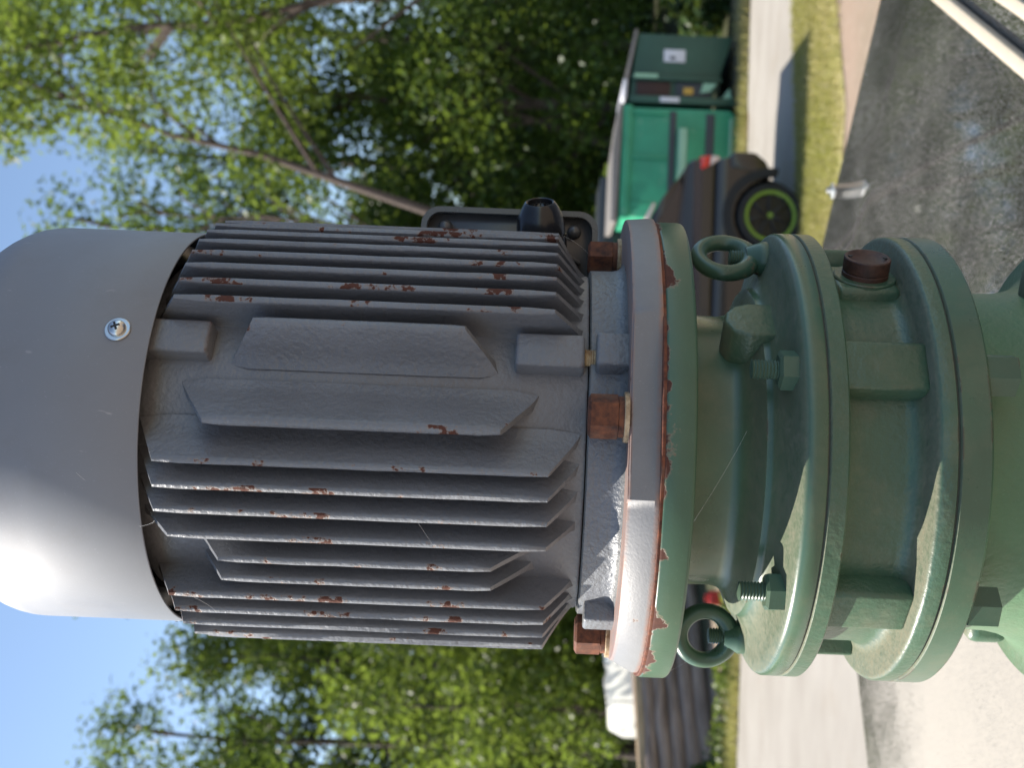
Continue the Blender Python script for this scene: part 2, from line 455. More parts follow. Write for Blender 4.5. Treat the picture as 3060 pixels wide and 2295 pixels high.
# right-hand wood: dense, dark below, open to the sky near the top
wood = [
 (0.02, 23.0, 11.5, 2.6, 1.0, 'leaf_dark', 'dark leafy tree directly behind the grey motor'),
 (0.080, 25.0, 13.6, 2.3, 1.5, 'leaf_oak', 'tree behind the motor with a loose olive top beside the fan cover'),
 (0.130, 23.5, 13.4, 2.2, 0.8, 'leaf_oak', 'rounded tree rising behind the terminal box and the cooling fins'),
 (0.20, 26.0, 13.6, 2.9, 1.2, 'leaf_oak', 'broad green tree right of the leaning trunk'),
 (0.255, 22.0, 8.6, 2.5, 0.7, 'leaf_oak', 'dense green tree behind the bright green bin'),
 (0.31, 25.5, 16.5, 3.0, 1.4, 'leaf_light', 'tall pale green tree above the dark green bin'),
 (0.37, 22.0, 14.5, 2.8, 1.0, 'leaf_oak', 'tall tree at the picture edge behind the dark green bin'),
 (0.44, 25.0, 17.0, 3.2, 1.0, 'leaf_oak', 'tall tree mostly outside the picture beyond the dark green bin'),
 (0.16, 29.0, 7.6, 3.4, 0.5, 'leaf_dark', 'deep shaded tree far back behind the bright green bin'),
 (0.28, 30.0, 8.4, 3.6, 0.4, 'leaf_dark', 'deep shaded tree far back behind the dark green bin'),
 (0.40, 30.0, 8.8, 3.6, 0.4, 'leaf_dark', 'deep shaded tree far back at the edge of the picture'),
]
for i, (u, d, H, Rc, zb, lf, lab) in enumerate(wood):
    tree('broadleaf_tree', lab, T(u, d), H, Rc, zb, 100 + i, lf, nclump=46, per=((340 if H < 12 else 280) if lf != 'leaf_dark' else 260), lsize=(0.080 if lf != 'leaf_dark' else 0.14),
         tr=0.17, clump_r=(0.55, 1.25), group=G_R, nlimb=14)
# leaning slender tree crossing the gap of sky
rngx = random.Random(5)
ex = [((3.2 + rngx.uniform(-0.5, 2.2), rngx.uniform(-1, 1), rngx.uniform(8.0, 13.2)), rngx.uniform(0.4, 0.8)) for _ in range(22)]
tree('leaning_tree', 'slender tree whose bare trunk leans away from the motor across the sky', (1.35, 17.5), 13.0, 1.6, 8.5, 31, 'leaf_light', nclump=12, per=280, lsize=0.07,
     lean=(3.4, 0.5), bark='bark', tr=0.115, clump_r=(0.4, 0.75), extra=ex, group=None, nlimb=16)
tree('forked_tree', 'thin upright tree with sparse twigs just beside the fan cover', (2.35, 19.5), 11.0, 1.6, 6.5, 32, 'leaf_oak', nclump=14, per=260, lsize=0.07,
     lean=(0.5, 0.2), bark='bark', tr=0.09, clump_r=(0.35, 0.7), group=None, nlimb=14)
tree('overhanging_tree', 'tall tree with a dark heavy limb at the picture edge', (7.65, 18.8), 14.5, 3.3, 6.0, 33, 'leaf_light', nclump=66, per=300, lsize=0.075,
     lean=(-2.5, 0.0), bark='bark', tr=0.13, clump_r=(0.5, 0.95), group=None, nlimb=16)
# dead leaning stem in front of the dark wood
o = empty('dead_stem', (4.6, 22.0, 0.0), 'bare greyish dead stem leaning in front of the dark wood', 'tree stem')
bm = bmesh.new(); tube(bm, [(0, 0, -0.1), (0.35, 0, 1.9), (0.85, 0.05, 3.6), (1.35, 0.1, 5.0)], [0.13, 0.10, 0.07, 0.03], 9)
link('stem', to_mesh(bm, 'm', 60), M['bark'], o)
bm = bmesh.new(); tube(bm, [(0.85, 0.05, 3.6), (0.6, 0.2, 4.3), (0.65, 0.3, 4.9)], [0.04, 0.03, 0.012], 6); link('broken_limb', to_mesh(bm, 'm', 60), M['bark'], o)
# left-hand trees
left = [
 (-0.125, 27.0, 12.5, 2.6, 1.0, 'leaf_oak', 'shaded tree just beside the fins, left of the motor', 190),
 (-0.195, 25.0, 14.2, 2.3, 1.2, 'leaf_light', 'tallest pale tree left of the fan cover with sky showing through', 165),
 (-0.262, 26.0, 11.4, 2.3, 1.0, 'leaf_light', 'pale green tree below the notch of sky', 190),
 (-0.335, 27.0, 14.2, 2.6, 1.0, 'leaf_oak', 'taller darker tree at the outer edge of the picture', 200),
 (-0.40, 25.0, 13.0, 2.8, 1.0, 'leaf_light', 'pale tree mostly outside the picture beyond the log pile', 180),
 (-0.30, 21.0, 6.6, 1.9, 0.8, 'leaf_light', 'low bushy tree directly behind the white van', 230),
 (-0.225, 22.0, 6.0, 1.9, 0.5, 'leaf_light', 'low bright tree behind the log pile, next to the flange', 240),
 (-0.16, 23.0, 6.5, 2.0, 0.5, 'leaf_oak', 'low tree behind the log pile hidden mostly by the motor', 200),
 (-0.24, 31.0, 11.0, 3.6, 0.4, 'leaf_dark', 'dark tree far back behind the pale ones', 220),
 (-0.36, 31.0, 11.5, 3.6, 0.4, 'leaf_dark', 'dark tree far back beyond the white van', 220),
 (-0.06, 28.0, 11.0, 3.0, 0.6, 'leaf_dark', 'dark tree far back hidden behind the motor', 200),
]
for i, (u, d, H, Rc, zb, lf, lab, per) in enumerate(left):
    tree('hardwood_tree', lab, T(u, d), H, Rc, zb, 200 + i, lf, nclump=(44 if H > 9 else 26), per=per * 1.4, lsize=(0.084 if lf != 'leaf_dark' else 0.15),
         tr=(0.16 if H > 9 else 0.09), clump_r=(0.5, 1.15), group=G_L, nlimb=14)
# far wood closing the view: uncountable mass
rng = np.random.default_rng(9)
n = 52000
P = np.stack([rng.uniform(-34, 40, n), rng.uniform(34, 42, n), rng.uniform(0, 1, n) ** 1.2 * 8.5], 1)
P[:, 2] *= 0.75 + 0.35 * np.sin(P[:, 0] * 0.7) * np.sin(P[:, 0] * 0.31 + 1)
Nn = rng.normal(size=(n, 3)) + np.array([0, -0.5, 0.6]); Nn /= np.linalg.norm(Nn, axis=1, keepdims=True)
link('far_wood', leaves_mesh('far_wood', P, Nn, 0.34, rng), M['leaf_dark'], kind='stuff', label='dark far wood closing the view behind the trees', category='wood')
# undergrowth along the far road edge
def shrub(name, lab, x, y, wx, h, n, leaf, seed, size=0.055, group='shrubs along the far edge of the road'):
    rng = np.random.default_rng(seed)
    o = empty(name, (x, y, 0), lab, 'shrub', group)
    cl = [((rng.uniform(-wx, wx), rng.uniform(-0.35, 0.35), rng.uniform(0.04, h)), rng.uniform(0.18, 0.36) * (1.0 if h > 0.2 else 0.6)) for _ in range(n)]
    bm = bmesh.new()
    for c_, r_ in cl[:6]: tube(bm, [(0, 0, -0.03), (c_[0] * 0.8, c_[1] * 0.5, c_[2] * 0.5), c_], [0.02, 0.014, 0.005], 5)
    link('stems', to_mesh(bm, 'm', 60), M['bark'], o)
    P, Nn = crown_points(rng, cl, 1500); ok = P[:, 2] > 0.01
    link('foliage', leaves_mesh('m', P[ok], Nn[ok], size, rng), M[leaf], o)
shrub('low_shrub', 'low bright green shrub at the foot of the log pile nearest the picture edge', -4.6, 14.35, 0.9, 0.13, 16, 'leaf_light', 61)
shrub('low_shrub', 'low green shrub at the foot of the log pile close to the gearbox', -3.35, 14.55, 0.8, 0.12, 16, 'leaf_light', 62)
shrub('low_shrub', 'dark shrub beyond the dark green bin at the picture edge', 6.6, 17.6, 1.0, 0.9, 22, 'leaf_dark', 63, 0.09)
shrub('low_shrub', 'dark shrub between the bright green bin and the trees', 1.4, 19.2, 1.6, 1.4, 34, 'leaf_dark', 64, 0.1)
shrub('low_shrub', 'olive shrub behind the slate container', 3.0, 19.6, 1.5, 1.7, 34, 'leaf_oak', 65, 0.1)
shrub('low_shrub', 'twiggy shrub at the near end of the log pile', -5.75, 14.9, 0.5, 0.25, 12, 'leaf_oak', 66, 0.07)
# grass blades
rng = np.random.default_rng(77)
def blades(name, n, fx, h, label):
    P = fx(n); hh = h * rng.uniform(0.5, 1.4, n)
    a = rng.uniform(0, 2 * np.pi, n); wv = np.stack([np.cos(a), np.sin(a), np.zeros(n)], 1) * 0.006
    tip = P + np.stack([rng.normal(0, 0.35, n) * hh, rng.normal(0, 0.35, n) * hh, hh], 1)
    V = np.stack([P - wv, P + wv, tip], 1).reshape(-1, 3)
    me = bpy.data.meshes.new(name)
    me.vertices.add(3 * n); me.vertices.foreach_set('co', V.astype(np.float32).ravel())
    me.loops.add(3 * n); me.loops.foreach_set('vertex_index', np.arange(3 * n, dtype=np.int32))
    me.polygons.add(n); me.polygons.foreach_set('loop_start', np.arange(0, 3 * n, 3, dtype=np.int32)); me.polygons.foreach_set('loop_total', np.full(n, 3, np.int32))
    me.update(calc_edges=True)
    link(name, me, M['grass'], kind='stuff', label=label, category='grass')
def fverge(n):
    x = rng.uniform(0.9, 8.0, n); lo = 9.75 + 0.32 * np.maximum(0, x - 2.6); hi = np.interp(x, [0.4, 2.6, 4.4, 9], [11.2, 11.65, 12.2, 12.9])
    y = lo + (hi - lo) * rng.uniform(0, 1, n) ** 0.7
    return np.stack([x, y, np.full(n, 0.01)], 1)
blades('grass', 42000, fverge, 0.06, 'dry yellowish grass strip between the road and the tank')
def ffar(n):
    x = rng.uniform(-9, 9, n); y = np.interp(x, [-40, -3, 4, 40], [12.0, 14.0, 15.1, 18.5]) + np.abs(rng.normal(0, 0.45, n)) - 0.05
    return np.stack([x, y, np.zeros(n)], 1)
blades('grass', 20000, ffar, 0.13, 'ragged grass fringe along the far side of the pale road')

# ================================================================== parked car
M['car_body'] = plain('taupe_car_paint', (0.030, 0.027, 0.025), 0.32, 0.2, 0.08, 3, coat=0.3)
M['car_dark'] = plain('dark_brown_car_paint', (0.020, 0.017, 0.015), 0.3, 0.2, 0.15, 4, coat=0.5)
M['car_navy'] = plain('navy_trim', (0.012, 0.016, 0.030), 0.2, 0.0, 0.1, 4, coat=0.5)
M['glass'] = plain('dark_car_glass', (0.008, 0.010, 0.016), 0.05, 0.0, 0.1, 4, coat=0.6)
M['tyre'] = plain('tyre_rubber', (0.016, 0.016, 0.016), 0.85, 0, 0.2, 20)
M['blackrim'] = plain('black_wheel', (0.012, 0.012, 0.012), 0.4, 0.3, 0.2, 20)
M['lime'] = plain('lime_paint', (0.17, 0.27, 0.03), 0.5, 0, 0.1, 10)
M['redlamp'] = plain('red_lamp_glass', (0.60, 0.015, 0.012), 0.15, 0, 0.1, 10, coat=0.8)
M['whitelamp'] = plain('clear_lamp_glass', (0.62, 0.50, 0.46), 0.15, 0, 0.1, 10, coat=0.8)
WX, WY, WR = 1.84, 11.45, 0.345
car = empty('parked_car', (WX - 1.25, WY + 0.8, 0), 'dark taupe hatchback with navy side stripe and lime ringed wheels parked on the pale road', 'car')
CX0, CY0 = WX - 1.25, WY + 0.8
def cp(name, me, mt, parent=None, **k): return link(name, me, M[mt], parent or car, (-CX0, -CY0, 0), **k)
yn, yf = WY - 0.12, WY + 1.66            # near and far flank
def side(pts): return [(WX + dx, yn, z) for dx, z in pts]
def arch(cx, r0, n=10): return [(cx + r0 * math.cos(R(180 - 180 * i / n)), WR + r0 * math.sin(R(180 - 180 * i / n))) for i in range(n + 1)]
front = -2.62
low = [(front - 0.86, 0.32), (front - 0.42, 0.26)] + arch(front, 0.42) + [(front + 0.45, 0.24), (-0.45, 0.24)] + arch(0, 0.42) + [(0.44, 0.34), (0.53, 0.40), (0.60, 0.55), (0.60, 0.78), (0.575, 0.93), (front - 0.83, 0.90), (front - 0.92, 0.72)]
cp('lower_body', PR(side(low), (0, yf - yn, 0), 0.035, 2, 45), 'car_dark')
mid = [(front - 0.83, 0.90), (0.575, 0.93), (0.57, 1.16), (0.52, 1.23), (-0.2, 1.30), (-2.0, 1.05), (front - 0.70, 1.0)]
cp('upper_body', PR([(WX + dx, yn + 0.012, z) for dx, z in mid], (0, yf - yn - 0.024, 0), 0.03, 2, 45), 'car_body')
cab = [(-2.05, 1.03), (-1.35, 1.55), (-1.0, 1.63), (-0.35, 1.66), (-0.08, 1.60), (0.16, 1.47), (0.40, 1.29), (0.52, 1.22), (-0.2, 1.2)]
cp('cabin', PR([(WX + dx, yn + 0.10, z) for dx, z in cab], (0, yf - yn - 0.20, 0), 0.05, 3, 45), 'car_dark')
win = [(-1.82, 1.10), (-1.30, 1.50), (-0.40, 1.565), (-0.08, 1.52), (0.36, 1.27), (-0.2, 1.215)]
cp('side_window', PR([(WX + dx, yn + 0.088, z) for dx, z in win], (0, 0.02, 0), 0.004, 1), 'glass')
cp('window_pillar', PR([(WX + dx, yn + 0.082, z) for dx, z in ((-0.62, 1.19), (-0.70, 1.55), (-0.62, 1.555), (-0.52, 1.19))], (0, 0.02, 0), 0.003, 1), 'car_dark')
cp('spoiler', PR([(WX + dx, yn + 0.12, z) for dx, z in ((-0.16, 1.63), (-0.02, 1.63), (0.12, 1.56), (0.10, 1.53), (-0.05, 1.59))], (0, yf - yn - 0.24, 0), 0.01, 2), 'whitelamp', label='roof edge spoiler coloured pale as if sunlit')  # pale colour stands in for sun on the roof edge
cp('side_stripe', PR([(WX + dx, yn + 0.004, z) for dx, z in ((-2.9, 1.03), (0.53, 1.065), (0.55, 1.165), (-2.6, 1.10))], (0, 0.02, 0), 0.003, 1), 'car_navy', label='navy stripe along the flank')
tl_ = cp('tail_lamp', PR([(WX + dx, yn - 0.004, z) for dx, z in ((0.45, 1.085), (0.595, 1.10), (0.61, 0.985), (0.50, 1.0))], (0, 0.25, 0), 0.012, 2), 'redlamp')
cp('lamp_lens', PR([(WX + dx, yn - 0.003, z) for dx, z in ((0.50, 0.995), (0.61, 0.98), (0.605, 0.90), (0.57, 0.89))], (0, 0.22, 0), 0.010, 2), 'whitelamp', tl_)
cp('bumper', PR([(WX + dx, yn - 0.01, z) for dx, z in ((0.40, 0.34), (0.56, 0.40), (0.655, 0.52), (0.66, 0.74), (0.60, 0.80), (0.48, 0.78), (0.47, 0.5))], (0, yf - yn + 0.02, 0), 0.03, 3, 45), 'car_dark')
cp('bumper_mark', B((WX + 0.655, yn + 0.16, 0.63), (0.012, 0.20, 0.055), None, 0.003), 'lime', label='short lime mark on the rear bumper')
for cx in (0.0, front):
    bm = bmesh.new()
    pts = [(cx + r_ * math.cos(R(a)), WR + r_ * math.sin(R(a))) for r_, rng_ in ((0.50, range(-8, 189, 14)), (0.415, range(188, -9, -14))) for a in rng_]
    prism(bm, [(WX + x_, yn - 0.03, z_) for x_, z_ in pts], (0, 0.10, 0), 0.008, 2); cp('fender_flare', to_mesh(bm, 'm', 45), 'tyre')
    bm = bmesh.new(); lathe(bm, [(0, 0), (0.44, 0), (0.44, -1.0), (0, -1.0)], 32); bm.transform(Matrix.Translation((WX + cx, yn + 0.30, WR + 0.03)) @ Matrix.Rotation(R(90), 4, 'X')); cp('wheel_well', to_mesh(bm, 'm', 40), 'tyre')
    for yy, sgn in ((yn + 0.06, 1), (yf - 0.06, -1)):
        wm = Matrix.Translation((WX + cx, yy, WR)) @ Matrix.Rotation(R(90 * sgn), 4, 'X')
        bm = bmesh.new(); lathe(bm, [(0.255, 0.07), (0.275, 0.082), (0.315, 0.085), (0.338, 0.07), (0.345, 0.045), (0.345, -0.12), (0.30, -0.14), (0.255, -0.12)], 48); bm.transform(wm)
        wh = cp('tyre', to_mesh(bm, 'm', 45), 'tyre')
        bm = bmesh.new(); lathe(bm, [(0.232, 0.076), (0.240, 0.086), (0.262, 0.088), (0.268, 0.078), (0.262, 0.06), (0.232, 0.06)], 48, closed=True); bm.transform(wm); cp('lime_ring', to_mesh(bm, 'm', 45), 'lime', wh)
        bm = bmesh.new(); lathe(bm, [(0, 0.03), (0.22, 0.03), (0.245, 0.06), (0.25, 0.05), (0.25, -0.1), (0, -0.1)], 40)
        for k in range(7): box(bm, (0.125 * math.cos(2 * math.pi * k / 7), 0.125 * math.sin(2 * math.pi * k / 7), 0.045), (0.22, 0.045, 0.03), Matrix.Rotation(2 * math.pi * k / 7, 3, 'Z'), 0.006)
        bm.transform(wm); cp('rim', to_mesh(bm, 'm', 40), 'blackrim', wh)
        bm = bmesh.new(); lathe(bm, [(0, 0.068), (0.025, 0.066), (0.03, 0.06), (0.03, 0.03), (0, 0.03)], 20); bm.transform(wm @ Matrix.Translation((0.01, 0, 0))); cp('hub_cap', to_mesh(bm, 'm', 40), 'lime', wh)

# ================================================================== bins behind the car
def worn(name, c, wear=0.0):
    mt, nt, b, out = base_mat(name); co = objco(nt)
    a = noise(nt, co, 2.0, 8.0, 0.65)
    col = mix(nt, remap(nt, a, 0.35, 0.65), tuple(x * 0.85 for x in c), tuple(min(1, x * 1.15) for x in c))
    col = mix(nt, remap(nt, noise(nt, co, 3.6, 8.0, 0.7, 0.6), 0.60, 0.72, 0, wear), col, (0.42, 0.42, 0.36))
    nt.links.new(col, b.inputs['Base Color']); b.inputs['Roughness'].default_value = 0.5
    return mt
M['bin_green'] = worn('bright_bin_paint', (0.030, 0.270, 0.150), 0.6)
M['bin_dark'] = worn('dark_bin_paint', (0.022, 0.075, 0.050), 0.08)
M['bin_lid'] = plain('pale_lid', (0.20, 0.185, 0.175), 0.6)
M['bin_lit'] = plain('lit_green_paint', (0.26, 0.46, 0.32), 0.5)  # bin green lightened in colour as if lit from above
M['brownplate'] = plain('dark_brown_plate', (0.035, 0.012, 0.010), 0.6)
M['label'] = plain('white_label', (0.62, 0.62, 0.66), 0.5, 0, 0.1, 30)
M['yellow'] = plain('yellow_label', (0.55, 0.33, 0.05), 0.5)
M['slate'] = plain('slate_panel', (0.035, 0.042, 0.050), 0.55, 0, 0.15, 2)
def rect3(x0, x1, y, z0, z1, t, bev=0.006): return B(((x0 + x1) / 2, y + t / 2, (z0 + z1) / 2), (x1 - x0, t, z1 - z0), None, bev)
BY = 15.6
bin1 = empty('waste_container', (3.2, BY + 0.8, 0), 'bright green scuffed steel waste bin behind the parked car', 'bin')
def b1(name, me, mt, parent=None, **k): return link(name, me, M[mt], parent or bin1, (-3.2, -BY - 0.8, 0), **k)
prof = [(2.52, 0.10), (3.90, 0.02), (4.02, 0.18), (4.02, 1.70), (2.45, 1.70), (2.40, 0.4)]
b1('bin_body', PR([(x, BY, z) for x, z in prof], (0, 1.6, 0), 0.015, 2), 'bin_green')
b1('bin_lid', PR([(x, BY - 0.06, z) for x, z in ((2.36, 1.74), (4.06, 1.71), (4.06, 1.76), (3.4, 1.83), (2.36, 1.83))], (0, 1.72, 0), 0.01, 2), 'bin_lid')
b1('top_channel', rect3(2.42, 4.04, BY - 0.05, 1.57, 1.70, 0.05), 'bin_green')
b1('groove_shade', rect3(2.55, 3.98, BY - 0.012, 0.93, 1.03, 0.012, 0.003), 'slate', label='dark strip for the shade under the upper panel')  # raised dark strip colours in the shade of a recessed shelf
b1('side_channel', rect3(2.75, 3.72, BY - 0.11, 0.78, 0.90, 0.11), 'bin_lit', label='side channel coloured pale as if lit from above')
b1('lift_pocket', PR([(2.75, BY - 0.10, 0.77), (3.72, BY - 0.10, 0.77), (3.72, BY - 0.02, 0.52), (2.75, BY - 0.02, 0.52)], (0, 0.02, 0), 0.003, 1), 'bin_green')
b1('lower_shade_strip', rect3(2.65, 3.96, BY - 0.008, 0.38, 0.51, 0.01, 0.003), 'slate')  # shade of the lower recess drawn as a dark strip
b1('skirt_rail', rect3(2.55, 3.90, BY - 0.035, 0.13, 0.17, 0.035, 0.004), 'bin_lit')
for x in (2.60, 3.28, 3.92): b1('rib', rect3(x, x + 0.05, BY - 0.035, 1.05, 1.56, 0.035), 'bin_green')
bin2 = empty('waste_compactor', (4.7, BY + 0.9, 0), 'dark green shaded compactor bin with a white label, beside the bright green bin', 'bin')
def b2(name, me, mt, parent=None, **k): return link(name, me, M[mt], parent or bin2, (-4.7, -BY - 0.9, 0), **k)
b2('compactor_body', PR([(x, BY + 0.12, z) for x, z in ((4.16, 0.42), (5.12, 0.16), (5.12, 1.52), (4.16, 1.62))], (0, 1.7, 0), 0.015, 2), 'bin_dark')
b2('base_skid', PR([(x, BY + 0.2, z) for x, z in ((4.10, 0.0), (5.10, 0.0), (5.10, 0.10), (4.10, 0.10))], (0, 1.5, 0), 0.01, 1), 'slate')
b2('top_lid', PR([(x, BY + 0.06, z) for x, z in ((4.42, 1.645), (5.16, 1.525), (5.16, 1.57), (4.44, 1.70))], (0, 1.8, 0), 0.01, 2), 'bin_lid')
b2('lid_edge', PR([(x, BY + 0.04, z) for x, z in ((4.14, 1.66), (4.43, 1.65), (4.44, 1.71), (4.14, 1.71))], (0, 1.8, 0), 0.015, 2), 'label', label='edge of the lid coloured white as if sunlit')  # white colour stands in for sun on the lid edge
b2('frame_post', rect3(4.10, 4.20, BY + 0.02, 0.1, 1.62, 0.1), 'bin_dark')
b2('frame_post', rect3(4.44, 4.50, BY + 0.05, 0.3, 1.60, 0.07), 'bin_dark')
b2('brown_plate', rect3(4.21, 4.42, BY + 0.09, 1.03, 1.52, 0.03), 'brownplate')
b2('panel_shade_plate', rect3(4.21, 4.43, BY + 0.095, 0.45, 0.95, 0.026), 'slate')  # dark plate in place of a shaded recess
b2('yellow_label', rect3(4.25, 4.35, BY + 0.085, 0.70, 0.84, 0.012, 0.003), 'yellow')
b2('white_label', rect3(4.72, 4.90, BY + 0.108, 0.83, 1.14, 0.012, 0.003), 'label')
b2('label_mark', rect3(4.755, 4.80, BY + 0.106, 0.97, 1.05, 0.012, 0.002), 'slate', label='blurred dark mark on the white label')
b2('small_label', rect3(4.115, 4.185, BY + 0.008, 0.90, 1.18, 0.012, 0.003), 'label')
b2('pale_bracket', PR([(4.46, BY + 0.03, 1.22), (4.52, BY + 0.03, 1.22), (4.52, BY + 0.03, 1.56), (4.46, BY + 0.03, 1.56)], (0, 0.02, 0), 0.003, 1), 'bin_lit')
b2('foot_brace', PR([(4.27, BY + 0.06, 0.60), (4.42, BY + 0.06, 0.56), (4.42, BY + 0.06, 0.36), (4.30, BY + 0.06, 0.46)], (0, 0.04, 0), 0.004, 1), 'bin_lit')
b2('foot_brace', PR([(4.16, BY + 0.06, 0.32), (4.36, BY + 0.06, 0.18), (4.20, BY + 0.06, 0.14)], (0, 0.04, 0), 0.004, 1), 'bin_lit')
# slate container behind
con = empty('ribbed_container', (2.4, 18.0, 0), 'slate grey ribbed container behind the bright green bin', 'container')
link('container_body', B((2.35, 18.0, 0.98), (1.9, 1.6, 1.92), None, 0.02), M['slate'], con, (-2.4, -18.0, 0))
for k in range(12): link('panel_rib', B((2.35, 17.185, 0.14 + 0.155 * k), (1.86, 0.035, 0.07), None, 0.008), M['slate'], con, (-2.4, -18.0, 0))

# ================================================================== logs, van and can on the left
def log_mat(name, c1, c2):
    mt, nt, b, out = base_mat(name); co = objco(nt)
    st = nd(nt, 'ShaderNodeVectorMath', {0: co, 1: (1.0, 16.0, 16.0)}, operation='MULTIPLY').outputs[0]
    a = noise(nt, st, 1.2, 6.0, 0.65)
    nt.links.new(mix(nt, remap(nt, a, 0.35, 0.65), c1, c2), b.inputs['Base Color']); b.inputs['Roughness'].default_value = 0.9
    bn = nd(nt, 'ShaderNodeBump', {'Strength': 0.8, 'Distance': 0.03, 'Height': a}); nt.links.new(bn.outputs[0], b.inputs['Normal'])
    return mt
M['log'] = log_mat('weathered_log', (0.17, 0.12, 0.095), (0.46, 0.34, 0.27))
M['log_sunlit'] = log_mat('sunlit_log', (0.30, 0.20, 0.11), (0.58, 0.43, 0.27))  # tan colour stands in for sun on the top of the pile
M['logend'] = plain('log_end', (0.34, 0.22, 0.11), 0.9, 0, 0.3, 15)
ld = Vector((-0.55, -0.83, 0)).normalized(); ln = Vector((-ld.y, ld.x, 0))
base = Vector((-4.55, 16.6, 0))
rl = random.Random(12)
rows = [(0.0, 0.13, 5), (0.21, 0.13, 4), (0.42, 0.12, 4), (0.62, 0.115, 3), (0.80, 0.11, 3), (0.95, 0.07, 2)]
words = ['bottom', 'second', 'third', 'fourth', 'fifth', 'top']
for ri, (z, r_, cnt) in enumerate(rows):
    for k in range(cnt):
        rr = r_ * rl.uniform(0.72, 1.12); ln_ = rl.uniform(4.6, 6.4)
        off = base + ln * (-0.28 * k - 0.11 * ri * 0.6 - rl.uniform(0, 0.05))
        a = off - ld * (ln_ * 0.55) ; b_ = off + ld * (ln_ * 0.45)
        z0 = z + rr + 0.01 * k
        depth = ['nearest the road', 'behind the front one', 'in the middle', 'towards the back', 'at the back'][k]
        o = empty('log', (a.x, a.y, 0), 'weathered brown log in the %s row of the pile, %s' % (words[ri], depth), 'log', 'logs of the pile', rz=math.atan2(ld.y, ld.x))
        bm = bmesh.new(); nseg = 9
        tube(bm, [(ln_ * i / nseg, rl.gauss(0, 0.012), z0 + rl.gauss(0, 0.008) + (0.10 * (1 - i / nseg) - 0.05) * (ri > 0) * 0.4) for i in range(nseg + 1)], [rr * rl.uniform(0.93, 1.05) for i in range(nseg + 1)], 12)
        link('log_body', to_mesh(bm, 'm', 60), M['log_sunlit' if ri == 5 else 'log'], o)
        bm = bmesh.new(); lathe(bm, [(0, 0.012), (rr * 0.88, 0.01), (rr * 0.9, 0.0), (0, 0.0)], 14)
        bm.transform(Matrix.Translation((ln_ + 0.002, 0, z0 - 0.05 * (ri > 0) * 0.4)) @ Matrix.Rotation(R(90), 4, 'Y')); link('cut_end', to_mesh(bm, 'm'), M['logend'], o)
M['white'] = plain('white_van_paint', (0.66, 0.65, 0.60), 0.4, 0, 0.06, 1.5, coat=0.3)
van = empty('white_van', (-5.5, 19.9, 0), 'white van half hidden behind the log pile and leaves', 'van', rz=R(-32))
def vp(name, me, mt, parent=None, **k): return link(name, me, M[mt], parent or van, (5.9, -19.6, 0), **k)
vp('van_body', PR([(x, 19.0, z) for x, z in ((-6.62, 0.35), (-3.6, 0.35), (-3.6, 1.50), (-4.7, 1.50), (-5.1, 1.38), (-6.4, 1.34), (-6.62, 1.05))], (0, 1.7, 0), 0.10, 4, 45), 'white')
vp('door_seam', rect3(-5.62, -5.60, 18.993, 0.45, 1.30, 0.01, 0.002), 'slate')
for x in (-6.28, -6.02):
    vp('vent', rect3(x, x + 0.14, 18.985, 0.70, 0.86, 0.02, 0.004), 'slate')
vp('van_bumper', rect3(-6.70, -3.6, 18.94, 0.38, 0.52, 0.08, 0.02), 'white')
for x in (-6.0, -4.0):
    wm = Matrix.Translation((x, 19.03, 0.33)) @ Matrix.Rotation(R(90), 4, 'X')
    bm = bmesh.new(); lathe(bm, [(0.0, 0.02), (0.2, 0.03), (0.25, 0.06), (0.32, 0.05), (0.33, 0.0), (0.33, -0.15), (0, -0.15)], 36); bm.transform(wm); vp('wheel', to_mesh(bm, 'm', 40), 'tyre')
can = empty('fuel_can', (-2.98, 15.6, 0), 'small red can standing by the road in the gap beside the gearbox', 'can')
M['red'] = plain('red_plastic', (0.34, 0.02, 0.015), 0.4)
link('can_body', B((0, 0, 0.10), (0.20, 0.14, 0.20), None, 0.025, 3), M['red'], can)
link('can_handle', PR([(-0.06, -0.02, 0.195), (0.06, -0.02, 0.195), (0.05, -0.02, 0.25), (-0.05, -0.02, 0.25)], (0, 0.04, 0), 0.008, 2), M['red'], can)
bm = bmesh.new(); lathe(bm, [(0, 0.05), (0.022, 0.05), (0.025, 0), (0, 0)], 16); bm.transform(Matrix.Translation((0.075, 0, 0.195))); link('can_cap', to_mesh(bm, 'm'), M['dark'], can)

# ================================================================== mixing tank under the drive
DECK = EYE - 0.65
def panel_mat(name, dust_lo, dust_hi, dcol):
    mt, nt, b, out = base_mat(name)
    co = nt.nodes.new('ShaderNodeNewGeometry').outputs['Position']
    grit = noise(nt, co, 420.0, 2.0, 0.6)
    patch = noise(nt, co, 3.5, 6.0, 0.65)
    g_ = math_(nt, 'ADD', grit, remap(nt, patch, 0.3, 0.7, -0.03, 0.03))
    if dust_lo < 0.4:         # darker strip along the rim paints in the grazing reflection
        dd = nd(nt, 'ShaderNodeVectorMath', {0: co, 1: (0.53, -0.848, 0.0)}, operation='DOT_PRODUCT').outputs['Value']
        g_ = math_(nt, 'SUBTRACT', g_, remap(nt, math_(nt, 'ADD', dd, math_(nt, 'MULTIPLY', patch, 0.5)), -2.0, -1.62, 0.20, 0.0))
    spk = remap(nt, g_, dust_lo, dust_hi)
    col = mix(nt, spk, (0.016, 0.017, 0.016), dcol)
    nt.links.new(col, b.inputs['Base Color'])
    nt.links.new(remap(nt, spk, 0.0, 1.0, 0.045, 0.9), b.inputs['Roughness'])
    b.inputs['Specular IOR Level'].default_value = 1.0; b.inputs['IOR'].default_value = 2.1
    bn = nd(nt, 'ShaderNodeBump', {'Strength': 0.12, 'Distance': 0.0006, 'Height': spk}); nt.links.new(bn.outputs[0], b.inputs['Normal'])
    return mt
